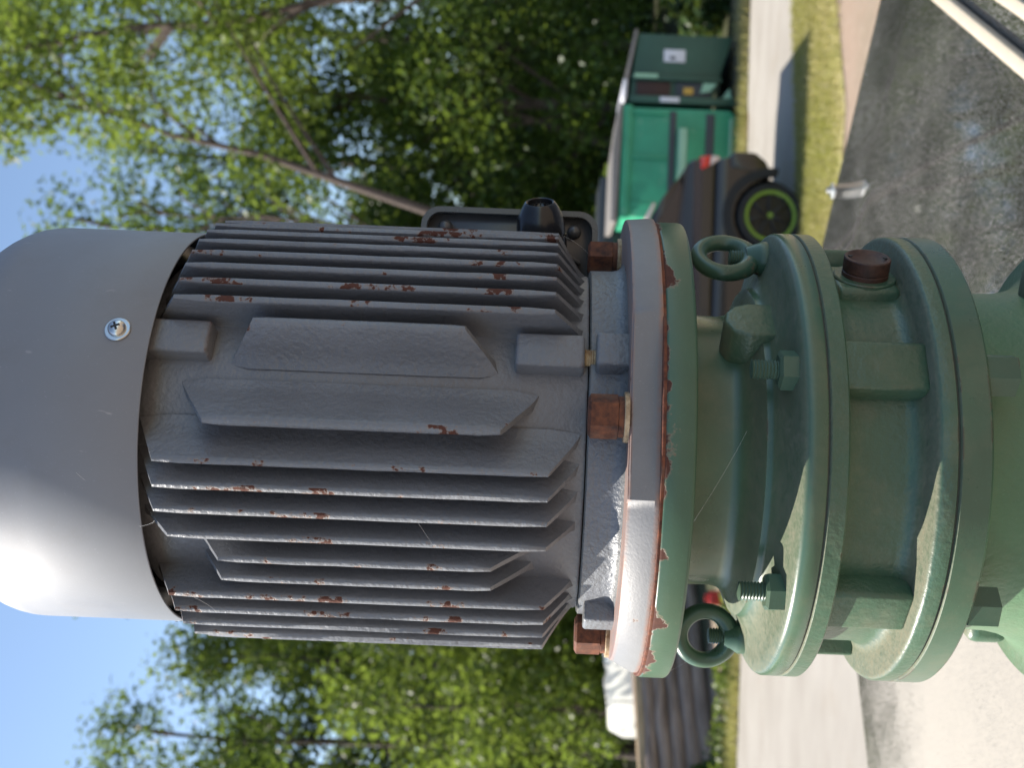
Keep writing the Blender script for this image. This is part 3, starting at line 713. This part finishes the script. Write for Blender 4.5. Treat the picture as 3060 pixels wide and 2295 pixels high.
M['panel'] = panel_mat('shaded_glossy_lid', 0.575, 0.65, (0.38, 0.355, 0.30))  # shaded half of the lid: shade put into the dark colour, sparse dust
M['panel_sunlit'] = panel_mat('sunlit_dusty_lid', 0.26, 0.46, (0.325, 0.272, 0.195))  # sunlit half of the same lid: sun put into a pale dust colour
M['palebar'] = plain('pale_bar_paint', (0.52, 0.44, 0.33), 0.6, 0, 0.15, 30, 0.1, 200)
M['tankwall'] = plain('dark_tank_wall', (0.05, 0.05, 0.048), 0.5, 0, 0.25, 5)
CORNER, RE, LE = (0.278, 2.811), (0.735, -0.678), (-0.848, -0.53)
tank = empty('mixing_tank', (0.0, 1.6, 0.0), 'large dark tank lid under the green gearbox, coloured shaded and glossy on one side, sunlit and dusty on the other', 'tank')
def tsh(me): me.transform(Matrix.Translation((0, -1.6, 0))); return me
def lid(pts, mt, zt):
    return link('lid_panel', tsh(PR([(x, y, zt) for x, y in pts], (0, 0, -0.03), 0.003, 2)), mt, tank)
c = Vector(CORNER); re_ = Vector(RE); le = Vector(LE)
seam = Vector((0.05, 0.62))
r_far = c + re_ * 2.6; l_far = c + le * 2.6
sc_ = c + le * 0.34
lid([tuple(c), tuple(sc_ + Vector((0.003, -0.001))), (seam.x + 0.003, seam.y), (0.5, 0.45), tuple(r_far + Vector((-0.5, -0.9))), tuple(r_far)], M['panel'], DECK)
lid([tuple(sc_), tuple(l_far), tuple(l_far + Vector((0.5, -0.9))), (-0.5, 0.45), tuple(seam)], M['panel_sunlit'], DECK - 0.002)
ins = [tuple(c + Vector((0, -0.05))), tuple(l_far + Vector((0.05, -0.02))), (-1.35, 0.6), (-0.48, 0.5), (0.48, 0.5), (1.7, 0.4), tuple(r_far + Vector((-0.06, 0)))]
link('tank_wall', tsh(PR([(x, y, DECK - 0.033) for x, y in ins], (0, 0, -(DECK - 0.033)), 0.004, 1)), M['tankwall'], tank)
def flatbar(a, b, wd, h, z):
    a = Vector(a); b = Vector(b); d = (b - a).normalized(); nrm = Vector((-d.y, d.x)) * wd / 2
    return PR([(*(a + nrm), z), (*(b + nrm), z), (*(b - nrm), z), (*(a - nrm), z)], (0, 0, h), 0.002, 2)
link('frame_bar', tsh(flatbar((0.95, 2.29), (0.30, 1.255), 0.022, 0.016, DECK + 0.001)), M['palebar'], tank)
link('frame_bar', tsh(flatbar((0.86, 2.03), (0.40, 1.285), 0.020, 0.016, DECK + 0.001)), M['palebar'], tank)
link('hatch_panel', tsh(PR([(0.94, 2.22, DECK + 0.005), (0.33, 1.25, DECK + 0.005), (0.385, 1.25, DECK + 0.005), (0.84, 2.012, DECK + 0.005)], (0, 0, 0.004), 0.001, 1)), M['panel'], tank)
for t in (0.27 + 0.02, 0.80):      # bright clamp blocks on the rim of the lid
    p = c + re_ * t
    q = empty('rim_clamp', (p.x, p.y, DECK), 'small bright metal clamp on the dark lid rim, ' + ('closer to the gearbox' if t < 0.5 else 'farther from the gearbox'), 'clamp', 'clamps on the lid rim', rz=math.atan2(RE[1], RE[0]))
    bm = bmesh.new(); box(bm, (0, 0, 0.005), (0.028, 0.032, 0.010), None, 0.003)
    link('clamp_body', to_mesh(bm, 'm'), M['zinc'], q)
    bm = bmesh.new(); hexagon(bm, (0.0, 0.002), 0.009, 0.010, 0.018); link('clamp_nut', to_mesh(bm, 'm'), M['zinc'], q)
    bm = bmesh.new(); lathe(bm, thread_prof(0.004, 0.015, 0.021, 0.002, 0.0007), 14); at(bm, Matrix.Identity(4), lambda b: None)
    link('clamp_screw', to_mesh(bm, 'm'), M['zinc'], q)

# ================================================================== gear reducer
ZG = -0.65
gear = empty('gear_reducer', (AXG, AY, EYE + ZG), 'green painted cast gear reducer standing on the tank under the grey motor', 'gearbox')
GS = (0, 0, -ZG)
def gp(name, me, mt, parent=None, **k): return link(name, me, M[mt], parent or gear, GS, **k)
def rimprof(ro, ri, z1, z0, e1=0.002, e0=0.002):
    p = [(ri, z1), (ro - e1, z1)]
    p += [(ro - e1 + e1 * math.sin(t), z1 - e1 + e1 * math.cos(t)) for t in (0.5, 1.0, math.pi / 2)]
    p += [(ro - e0 + e0 * math.cos(t), z0 + e0 - e0 * math.sin(t)) for t in (0.0, 0.5, 1.0, math.pi / 2)]
    p += [(ri, z0)]
    return p
def inset(p): return p
# motor flange of the gearbox
gp('motor_flange', L(rimprof(0.1515, 0.03, -0.0602, -0.0777, 0.0016, 0.0022), seg=160), 'flange_green')
gp('rust_seam', L([(0.12, -0.0585), (0.1505, -0.0585), (0.1509, -0.0590), (0.1509, -0.0604), (0.1505, -0.0610), (0.12, -0.0612)], seg=160), 'rustgasket')
# neck and bearing cover
neck = [(0.05, -0.0775), (0.094, -0.0775), (0.0925, -0.082), (0.0908, -0.09), (0.0904, -0.1060), (0.0916, -0.1120), (0.0945, -0.1160), (0.1005, -0.1195), (0.1080, -0.1224), (0.1095, -0.1236), (0.1100, -0.1262), (0.1112, -0.1282), (0.1180, -0.1316), (0.1260, -0.1342), (0.136, -0.1360), (0.1445, -0.1370),
        (0.1462, -0.1382), (0.1472, -0.140), (0.1474, -0.149), (0.1466, -0.1500), (0.10, -0.1500)]
gp('bearing_cover', L(neck, seg=160, ang=40), 'green_rim')
gp('cover_gasket', L([(0.12, -0.1498), (0.1460, -0.1498), (0.1460, -0.1512), (0.12, -0.1512)], seg=128), 'gasketdark')
# ring gear housing: upper rim, drum, lower rim
drum = [(0.10, -0.1510), (0.1464, -0.1510), (0.1474, -0.1518), (0.1474, -0.1608), (0.1464, -0.1618), (0.128, -0.1622), (0.1255, -0.165), (0.1236, -0.169), (0.1230, -0.175), (0.1230, -0.199), (0.1240, -0.2045), (0.1265, -0.2080),
        (0.131, -0.2095), (0.1446, -0.2100), (0.1468, -0.2108), (0.1478, -0.2125), (0.1478, -0.2204), (0.1468, -0.2211), (0.10, -0.2211)]
gp('ring_housing', L(drum, seg=160, ang=40), 'green')
gp('housing_gasket', L([(0.12, -0.2209), (0.1464, -0.2209), (0.1464, -0.2223), (0.12, -0.2223)], seg=128), 'gasketdark')
gp('lower_rim', L([(0.10, -0.2221), (0.1468, -0.2221), (0.1480, -0.2230), (0.1480, -0.2388), (0.1466, -0.2403), (0.09, -0.2406)], seg=160, ang=40), 'green_rim')
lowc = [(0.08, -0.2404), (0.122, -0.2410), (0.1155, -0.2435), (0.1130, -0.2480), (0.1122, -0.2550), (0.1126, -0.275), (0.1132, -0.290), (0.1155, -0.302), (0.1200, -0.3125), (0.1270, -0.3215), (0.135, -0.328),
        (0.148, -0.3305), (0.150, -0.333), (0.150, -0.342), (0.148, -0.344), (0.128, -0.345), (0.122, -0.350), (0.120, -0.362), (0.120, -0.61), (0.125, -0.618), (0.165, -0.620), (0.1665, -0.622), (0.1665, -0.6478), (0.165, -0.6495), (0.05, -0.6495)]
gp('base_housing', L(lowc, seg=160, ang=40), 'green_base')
for az in (72, 132, 192, 252, 312):     # foot lugs below the neck
    bm = bmesh.new(); box(bm, (0, -0.122, -0.313), (0.022, 0.03, 0.030), None, 0.008, 3)
    bm.transform(Matrix.Rotation(R(az), 4, 'Z')); gp('foot_lug', to_mesh(bm, 'm'), 'green')
# pads on the drum
for az in (25.5, -38.5, 85.5, -98.5, 145.5, -158.5):
    bm = bmesh.new(); box(bm, (0, -0.1245, -0.1862), (0.0305, 0.0265, 0.0495), None, 0.003, 3)
    bm.transform(Matrix.Rotation(R(az), 4, 'Z')); gp('housing_pad', to_mesh(bm, 'm', 50), 'green')
# breather plug on its boss
bm = bmesh.new(); box(bm, (0, -0.117, -0.189), (0.040, 0.024, 0.039), None, 0.0035, 3)
pr = Matrix.Rotation(R(63), 4, 'Z')
bm.transform(pr); boss = gp('plug_boss', to_mesh(bm, 'm', 50), 'green')
def radial(prof, az, z, seg=40):
    bm_ = bmesh.new(); lathe(bm_, prof, seg)
    bm_.transform(Matrix.Rotation(R(az), 4, 'Z') @ Matrix.Translation((0, 0, z)) @ Matrix.Rotation(R(90), 4, 'X')); return bm_
gp('boss_ring', to_mesh(radial([(0, 0.1305), (0.0185, 0.1305), (0.0192, 0.1298), (0.0192, 0.122), (0, 0.122)], 63, -0.190), 'm'), 'green', boss)
plug = gp('breather_plug', to_mesh(radial([(0, 0.1392), (0.005, 0.1395), (0.0095, 0.1408), (0.0118, 0.1424), (0.0126, 0.1428), (0.0139, 0.1426), (0.0143, 0.142), (0.0143, 0.1345), (0.0138, 0.134), (0.0138, 0.1335), (0.0143, 0.133), (0.0143, 0.129), (0, 0.129)], 63, -0.190), 'm', 30), 'rustplug', label='dark brown rusty round plug with two small holes')
for k in (-1, 1):
    bm = radial([(0, 0.0006), (0.0014, 0.0006), (0.0014, 0), (0, 0)], 0, 0, 12)
    bm.transform(pr @ Matrix.Translation((0.004 * k * 0.2, -0.1424, -0.190 + 0.0105 * k)))
    gp('hole_shade', to_mesh(bm, 'm'), 'dark', plug)  # dark disc stands in for the shade inside the hole
# cast lug on the neck
bm = bmesh.new()
prof = [(-0.0155, -0.1375), (-0.016, -0.118), (-0.012, -0.1075), (-0.004, -0.103), (0.005, -0.1045), (0.012, -0.110), (0.0155, -0.119), (0.0155, -0.1375)]
prism(bm, [(x, -0.1150, z + 0.003) for x, z in prof], (0, 0.036, 0), 0.0025, 3)
bm.transform(Matrix.Rotation(R(48), 4, 'Z')); gp('cast_lug', to_mesh(bm, 'm', 50), 'green')
# studs and nuts round the bearing cover, two of them carrying lifting eyes
for k, az in enumerate((24.3, -35.7, 144.3, -155.7)):
    p = pol(az, 0.130)
    bm = bmesh.new(); lathe(bm, thread_prof(0.0058, -0.138, -0.1105, 0.0019, 0.0009), 20); bm.transform(Matrix.Translation((p.x, p.y, 0)))
    st = gp('stud', to_mesh(bm, 'm', 60), 'green_thread')
    bm = bmesh.new(); hexagon(bm, p, 0.0118, -0.1366, -0.1258, 12 + 31 * k, 0.0015); gp('nut', to_mesh(bm, 'm', 25), 'green_bolt', st)
    bm = bmesh.new(); q = p * (0.1345 / 0.130); hexagon(bm, q, 0.0128, -0.2585, -0.2404, 22 + 17 * k, 0.0004)
    gp('hex_bolt', to_mesh(bm, 'm', 25), 'green_bolt')
for az, ring_az, rr in ((83.5, 48, 0.130), (-95.5, -4, 0.130)):
    p = pol(az, rr)
    zc = -0.1085 if az > 0 else -0.1095
    bm = bmesh.new()
    Rm, rm_ = 0.0172, 0.0055
    rings = []
    for i in range(48):
        a = 2 * math.pi * i / 48
        fat = 1.0 + 0.25 * max(0.0, -math.sin(a)) ** 3
        rings.append([bm.verts.new(((Rm + rm_ * fat * math.cos(t)) * math.cos(a), rm_ * fat * math.sin(t), (Rm + rm_ * fat * math.cos(t)) * math.sin(a))) for t in [2 * math.pi * j / 16 for j in range(16)]])
    for i in range(48):
        for j in range(16): bm.faces.new((rings[i][j], rings[i][(j + 1) % 16], rings[(i + 1) % 48][(j + 1) % 16], rings[(i + 1) % 48][j]))
    bm.transform(Matrix.Translation((p.x, p.y, zc)) @ Matrix.Rotation(R(ring_az), 4, 'Z'))
    eb = gp('lifting_eye', to_mesh(bm, 'm', 80), 'green_bolt')
    bm = bmesh.new(); lathe(bm, [(0.0, -0.122), (0.0078, -0.122), (0.0088, -0.1245), (0.0105, -0.1300), (0.0115, -0.1320), (0.0115, -0.1364), (0, -0.1364)], 32); bm.transform(Matrix.Translation((p.x, p.y, 0)))
    gp('eye_shank', to_mesh(bm, 'm', 40), 'green_bolt', eb)
    bm = bmesh.new(); lathe(bm, thread_prof(0.0056, -0.124, -0.1115, 0.0018, 0.0009), 20); bm.transform(Matrix.Translation((p.x, p.y, 0)))
    gp('stud_end', to_mesh(bm, 'm', 60), 'green_thread', eb)

# ================================================================== electric motor
ZM = -0.0597
motor = empty('electric_motor', (AX, AY, EYE + ZM), 'grey finned electric motor with smooth fan cover, bolted upright on the green gearbox', 'motor')
MS = (0, 0, -ZM)
def mp(name, me, mt, parent=None, **k): return link(name, me, M[mt], parent or motor, MS, **k)
# fan cover: one pressed sheet with a domed top
cv = [(0.0, 0.3712), (0.055, 0.3708), (0.075, 0.3698)]
cv += [(0.0855 + 0.0445 * math.sin(t), 0.3260 + 0.0440 * math.cos(t)) for t in [math.pi / 2 * k / 12 for k in range(1, 13)]]
cv += [(0.1300, 0.300), (0.1300, 0.2342), (0.1297, 0.2337), (0.1288, 0.2337), (0.1286, 0.2342), (0.1284, 0.32), (0.10, 0.36), (0.0, 0.366)]
cover = mp('fan_cover', L(cv, seg=192, ang=50), 'cover')
for az in (27.0, 147.0, -93.0):
    mt_ = Matrix.Rotation(R(az), 4, 'Z') @ Matrix.Translation((0, -0.1300, 0.2527)) @ Matrix.Rotation(R(90), 4, 'X')
    bm = bmesh.new(); lathe(bm, [(0, 0.0016), (0.0070, 0.0014), (0.0074, 0.0010), (0.0074, -0.002), (0, -0.002)], 36); bm.transform(mt_); wsh = mp('screw_washer', to_mesh(bm, 'm'), 'zinc', cover)
    bm = bmesh.new(); lathe(bm, [(0, 0.0052), (0.0018, 0.0051), (0.0036, 0.0045), (0.0047, 0.0036), (0.0052, 0.0022), (0.0052, 0.001), (0, 0.001)], 32); bm.transform(mt_); mp('cover_screw', to_mesh(bm, 'm', 60), 'zinc', cover)
    bm = bmesh.new(); box(bm, (0, 0, 0.0048), (0.0052, 0.0013, 0.0010)); box(bm, (0, 0, 0.00478), (0.0013, 0.0052, 0.0010)); bm.transform(mt_ @ Matrix.Rotation(R(25), 4, 'Z')); mp('slot_shade', to_mesh(bm, 'm'), 'dark', cover)  # raised dark bars stand in for the shade inside the screw slot
# stator frame
RB = 0.1115
mp('stator_frame', L([(0.03, 0.246), (0.1085, 0.246), (0.1105, 0.243), (RB, 0.235), (RB, -0.0165), (RB - 0.0008, -0.0182), (0.05, -0.0185)], seg=160), 'cast')
mp('fan_ring', L([(0.06, 0.262), (0.118, 0.262), (0.121, 0.258), (0.121, 0.2500), (0.06, 0.2500)], seg=96), 'blackplastic')
def fin(tip_az, dir_az, zt, zr, tt=0.0044, tr=0.0058, Rt=0.1385, seed=0):
    tip = pol(tip_az, Rt); d = Vector((math.sin(R(dir_az)), -math.cos(R(dir_az)), 0)); n = Vector((d.y, -d.x, 0))
    Ln = 0.02
    while (tip - d * Ln).length > 0.1095 and Ln < 0.05: Ln += 0.0005
    rng = random.Random(seed)
    bm = bmesh.new()
    # rows across the height, columns along the depth of the fin; slightly uneven like a casting
    lay = bm.verts.layers.float.new('edge')
    cols = [0.0, 0.10, 0.22, 0.40, 0.75, 0.87, 0.93, 0.98, 1.0]
    nz_ = 15
    def half(s): return (tr + (tt - tr) * s) / 2 + 0.0035 * max(0.0, 1 - s / 0.34) ** 2
    grid = {}
    for side in (-1, 1):
        for j, s in enumerate(cols):
            lo = zr[0] + (zt[0] - zr[0]) * s; hi = zr[1] + (zt[1] - zr[1]) * s
            for i in range(nz_):
                z = lo + (hi - lo) * i / (nz_ - 1)
                hw = half(s) * {len(cols) - 1: 0.62, len(cols) - 2: 0.92}.get(j, 1.0)
                if i in (0, nz_ - 1): hw *= 0.6
                jit = Vector((rng.gauss(0, 1), rng.gauss(0, 1), 0)) * 0.00007
                grid[side, j, i] = gv = bm.verts.new((tip - d * Ln * (1 - s)) + n * (side * hw) + Vector((0, 0, z)) + jit)
                gv[lay] = 1.0 if s > 0.95 or (i in (0, nz_ - 1) and s > 0.4) else 0.0
    nc = len(cols)
    for side in (-1, 1):
        for j in range(nc - 1):
            for i in range(nz_ - 1):
                q = [grid[side, j, i], grid[side, j + 1, i], grid[side, j + 1, i + 1], grid[side, j, i + 1]]
                bm.faces.new(q if side == 1 else q[::-1])
    for i in range(nz_ - 1): bm.faces.new((grid[-1, nc - 1, i], grid[1, nc - 1, i], grid[1, nc - 1, i + 1], grid[-1, nc - 1, i + 1]))
    for j in range(nc - 1):
        for i in (0, nz_ - 1): bm.faces.new((grid[-1, j, i], grid[-1, j + 1, i], grid[1, j + 1, i], grid[1, j, i]))
    mp('cooling_fin', to_mesh(bm, 'm', 50), 'fin')
LT, LR = (0.0025, 0.2225), (-0.0155, 0.240)
ST, SR = (0.030, 0.1955), (0.010, 0.2175)
fins = [(4.0, -28, ST, SR, 0.0062, 0.0075), (-5.4, -34, LT, LR, 0.0042, 0.006), (-11.4, -32, LT, LR), (-17.4, -30, LT, LR), (-23.8, -24, (0.0025, 0.216), LR),
        (-30.2, -22, (0.0335, 0.189), (0.008, 0.2085)), (-36.4, -22, (0.0335, 0.189), (0.008, 0.2085)), (-42.9, -22, LT, LR), (-49.8, -22, LT, LR), (-57.6, -23, LT, LR), (-68.0, -24, LT, LR), (-80, -30, LT, LR),
        (29.6, 49, (0.0535, 0.1745), (0.034, 0.191), 0.0052, 0.008), (35.3, 26, LT, LR), (41.0, 26, LT, LR), (46.6, 26, LT, LR), (52.2, 26, LT, LR), (58.2, 26, LT, LR), (64.8, 26, LT, LR), (72.0, 27, LT, LR), (80.5, 30, LT, LR)]
for az in (128, 138, 148, 158, 168, 178, 188, 198, 208, 218, 228, 238, 248, 258, 268): fins.append((az, az, LT, LR))
for i, f in enumerate(fins): fin(*f, seed=i)
# tie rod bosses
for az in (28.2, 118.2, 208.2):
    for z0, z1 in ((0.2025, 0.2455), (-0.0158, 0.0245)):
        bm = bmesh.new(); box(bm, (0.0, -0.111, (z0 + z1) / 2), (0.0215, 0.0245, z1 - z0), None, 0.0022, 3)
        bm.transform(Matrix.Rotation(R(az), 4, 'Z')); mp('rod_boss', to_mesh(bm, 'm', 50), 'cast')
    p = pol(az, 0.114)
    bm = bmesh.new(); lathe(bm, thread_prof(0.0052, -0.0235, -0.0145, 0.0014, 0.0006), 18); bm.transform(Matrix.Translation((p.x, p.y, 0))); mp('tie_rod', to_mesh(bm, 'm', 60), 'tanwasher')
# end shield with its lugs, and the mounting flange with one flat
shp = [(0.05, -0.0190), (0.1140, -0.0190), (0.1152, -0.0198), (0.1154, -0.034), (0.1162, -0.0378), (0.1185, -0.0405), (0.1225, -0.0416), (0.05, -0.0417)]
mp('end_shield', L(shp, seg=160, ang=40), 'shield')
for az in (28.2, 118.2, 208.2, -61.8):
    bm = bmesh.new(); box(bm, (0.0, -0.1155, -0.0326), (0.0215, 0.0235, 0.0206), None, 0.0022, 3)
    bm.transform(Matrix.Rotation(R(az), 4, 'Z')); mp('shield_lug', to_mesh(bm, 'm', 50), 'shield')
def flatted(az, r):
    az = (az + 180) % 360 - 180
    mid, half = 12.0, 21.5
    d = az - mid
    if r < 0.13: return r
    if abs(d) <= half: return min(r, 0.1512 * math.cos(R(half)) / math.cos(R(d)) - (0.0014 if r < 0.1500 else 0.0))
    if az < 0: return r - 0.0062 * max(0.0, min(1.0, (0.15115 - r) / 0.0012))      # rough cast, sloping half
    return r
mp('mounting_flange', L([(0.06, -0.0412), (0.1490, -0.0412), (0.1497, -0.0415), (0.1500, -0.0424), (0.1512, -0.0560), (0.15118, -0.0585), (0.1500, -0.0590), (0.06, -0.0590)], seg=240, rfun=flatted), 'flange_grey')
for k, az in enumerate((9.3, 99.3, 189.3, -80.7)):
    p = pol(az, 0.1285)
    bm = bmesh.new(); hexagon(bm, p, 0.0128, -0.0352, -0.0183, 8 + 23 * k, 0.0016); fb = mp('flange_bolt', to_mesh(bm, 'm', 25), 'rust', label='rust brown hexagon flange bolt')
    bm = bmesh.new(); lathe(bm, [(0, -0.0352), (0.0112, -0.0352), (0.0118, -0.0356), (0.0118, -0.0385), (0, -0.0385)], 32); bm.transform(Matrix.Translation((p.x, p.y, 0))); mp('spring_washer', to_mesh(bm, 'm'), 'rust', fb)
    bm = bmesh.new(); lathe(bm, [(0, -0.0385), (0.0140, -0.0385), (0.0144, -0.0389), (0.0144, -0.0412), (0, -0.0412)], 32); bm.transform(Matrix.Translation((p.x, p.y, 0))); mp('flat_washer', to_mesh(bm, 'm'), 'tanwasher', fb)
# terminal box on the far right side, its open mounting face towards the viewer
def rrect(x0, x1, z0, z1, r, y, n=6):
    pts = []
    for cx, cz, a0 in ((x1 - r, z1 - r, 0), (x0 + r, z1 - r, 90), (x0 + r, z0 + r, 180), (x1 - r, z0 + r, 270)):
        for i in range(n + 1): a = R(a0 + 90 * i / n); pts.append((cx + r * math.cos(a), y, cz + r * math.sin(a)))
    return pts
bx0, bx1, bz0, bz1 = 0.062, 0.1625, -0.0245, 0.1015
tb = mp('terminal_box', PR(rrect(bx0, bx1, bz0, bz1, 0.013, 0.058), (0, 0.075, 0), 0.0015, 2, 40), 'boxgrey', label='black terminal box behind the cooling fins')
bm = bmesh.new()
o_, i_ = rrect(bx0 - 0.001, bx1 + 0.001, bz0 - 0.001, bz1 + 0.001, 0.0135, 0.047), rrect(bx0 + 0.003, bx1 - 0.003, bz0 + 0.003, bz1 - 0.003, 0.0105, 0.047)
ring = []
for y, src in ((0.059, o_), (0.047, o_), (0.047, i_), (0.0575, i_)):
    ring.append([bm.verts.new((p[0], y, p[2])) for p in src])
for A, Bq in zip(ring, ring[1:]):
    n = len(A)
    for i in range(n): bm.faces.new((A[i], A[(i + 1) % n], Bq[(i + 1) % n], Bq[i]))
mp('box_rim', to_mesh(bm, 'm', 40), 'boxgrey', tb)
for x, z in ((bx1 - 0.013, bz1 - 0.016), (bx1 - 0.013, bz0 + 0.016)):
    bm = bmesh.new(); lathe(bm, [(0, 0.009), (0.0035, 0.0085), (0.0048, 0.006), (0.0052, 0), (0, 0)], 24)
    bm.transform(Matrix.Translation((x, 0.0578, z)) @ Matrix.Rotation(R(90), 4, 'X')); mp('box_screw', to_mesh(bm, 'm', 60), 'boxgrey', tb)
bm = bmesh.new(); lathe(bm, [(0, 0.007), (0.018, 0.006), (0.026, 0.003), (0.030, 0), (0, 0)], 48)
bm.transform(Matrix.Translation((0.119, 0.0578, 0.052)) @ Matrix.Rotation(R(90), 4, 'X')); mp('knockout', to_mesh(bm, 'm', 60), 'boxgrey', tb)
for x, z, a in ((bx1 - 0.024, bz0 + 0.012, 35), ):
    bm = bmesh.new(); box(bm, (x, 0.0555, z + 0.016), (0.003, 0.005, 0.042), Matrix.Rotation(R(a), 3, 'Y'), 0.001); mp('box_rib', to_mesh(bm, 'm'), 'boxgrey', tb)
# cable gland
ga = Vector((0.86, -0.47, 0.06)).normalized(); g0 = Vector((0.1635, 0.012, 0.0165)) - ga * 0.052
gm = Matrix.Translation(g0) @ ga.to_track_quat('Z', 'Y').to_matrix().to_4x4()
bm = bmesh.new(); lathe(bm, [(0.0165, -0.03), (0.0165, 0.030), (0.0170, 0.0305), (0.0170, 0.034), (0.0158, 0.041), (0.0130, 0.0475), (0.0105, 0.0515), (0.0096, 0.052), (0.0088, 0.0515), (0.0084, 0.048), (0.0058, 0.0465), (0.0055, 0.040), (0, 0.040)], 48)
bm.transform(gm); gl = mp('cable_gland', to_mesh(bm, 'm', 40), 'blackplastic', tb)
for k in range(12):
    bm = bmesh.new(); box(bm, (0.0171 * math.cos(R(30 * k)), 0.0171 * math.sin(R(30 * k)), 0.018), (0.0016, 0.0052, 0.022), Matrix.Rotation(R(30 * k), 3, 'Z'), 0.0004); bm.transform(gm); mp('gland_grip', to_mesh(bm, 'm'), 'blackplastic', gl)
for k in range(16):
    bm = bmesh.new(); box(bm, (0.0070 * math.cos(R(22.5 * k)), 0.0070 * math.sin(R(22.5 * k)), 0.0484), (0.0022, 0.0006, 0.0012), Matrix.Rotation(R(22.5 * k), 3, 'Z')); bm.transform(gm); mp('gland_finger', to_mesh(bm, 'm'), 'dark', gl)

# ------------------------------------------------------------------ a few cobweb strands
M['web'] = plain('cobweb_silk', (0.75, 0.75, 0.75), 0.5)
def web(a, b, sag=0.002, parent=motor, base=ZM, ax=AX):
    a, b = Vector(a), Vector(b)
    bm = bmesh.new(); tube(bm, [a.lerp(b, t) + Vector((0, 0, -sag * 4 * t * (1 - t))) for t in (0, 0.25, 0.5, 0.75, 1)], 0.00005, 4)
    link('cobweb_strand', to_mesh(bm, 'm'), M['web'], parent, (0, 0, -base))
web(pol(-10, 0.1305, 0.268), pol(-24, 0.1300, 0.2345), 0.0)
web(pol(-24, 0.1300, 0.2345), pol(-20, 0.139, 0.222))
web(pol(-17.4, 0.139, 0.075), pol(-23.5, 0.139, 0.066), 0.0)
web(pol(-43, 0.139, 0.21), pol(-50, 0.139, 0.198))
web(pol(90, 0.139, -0.001), pol(96, 0.130, -0.018))
web(pol(-12, 0.151, -0.0777), pol(12, 0.0915, -0.116), 0.001, gear, ZG)
web(pol(-72, 0.151, -0.072), pol(-88, 0.142, -0.098), 0.001, gear, ZG)
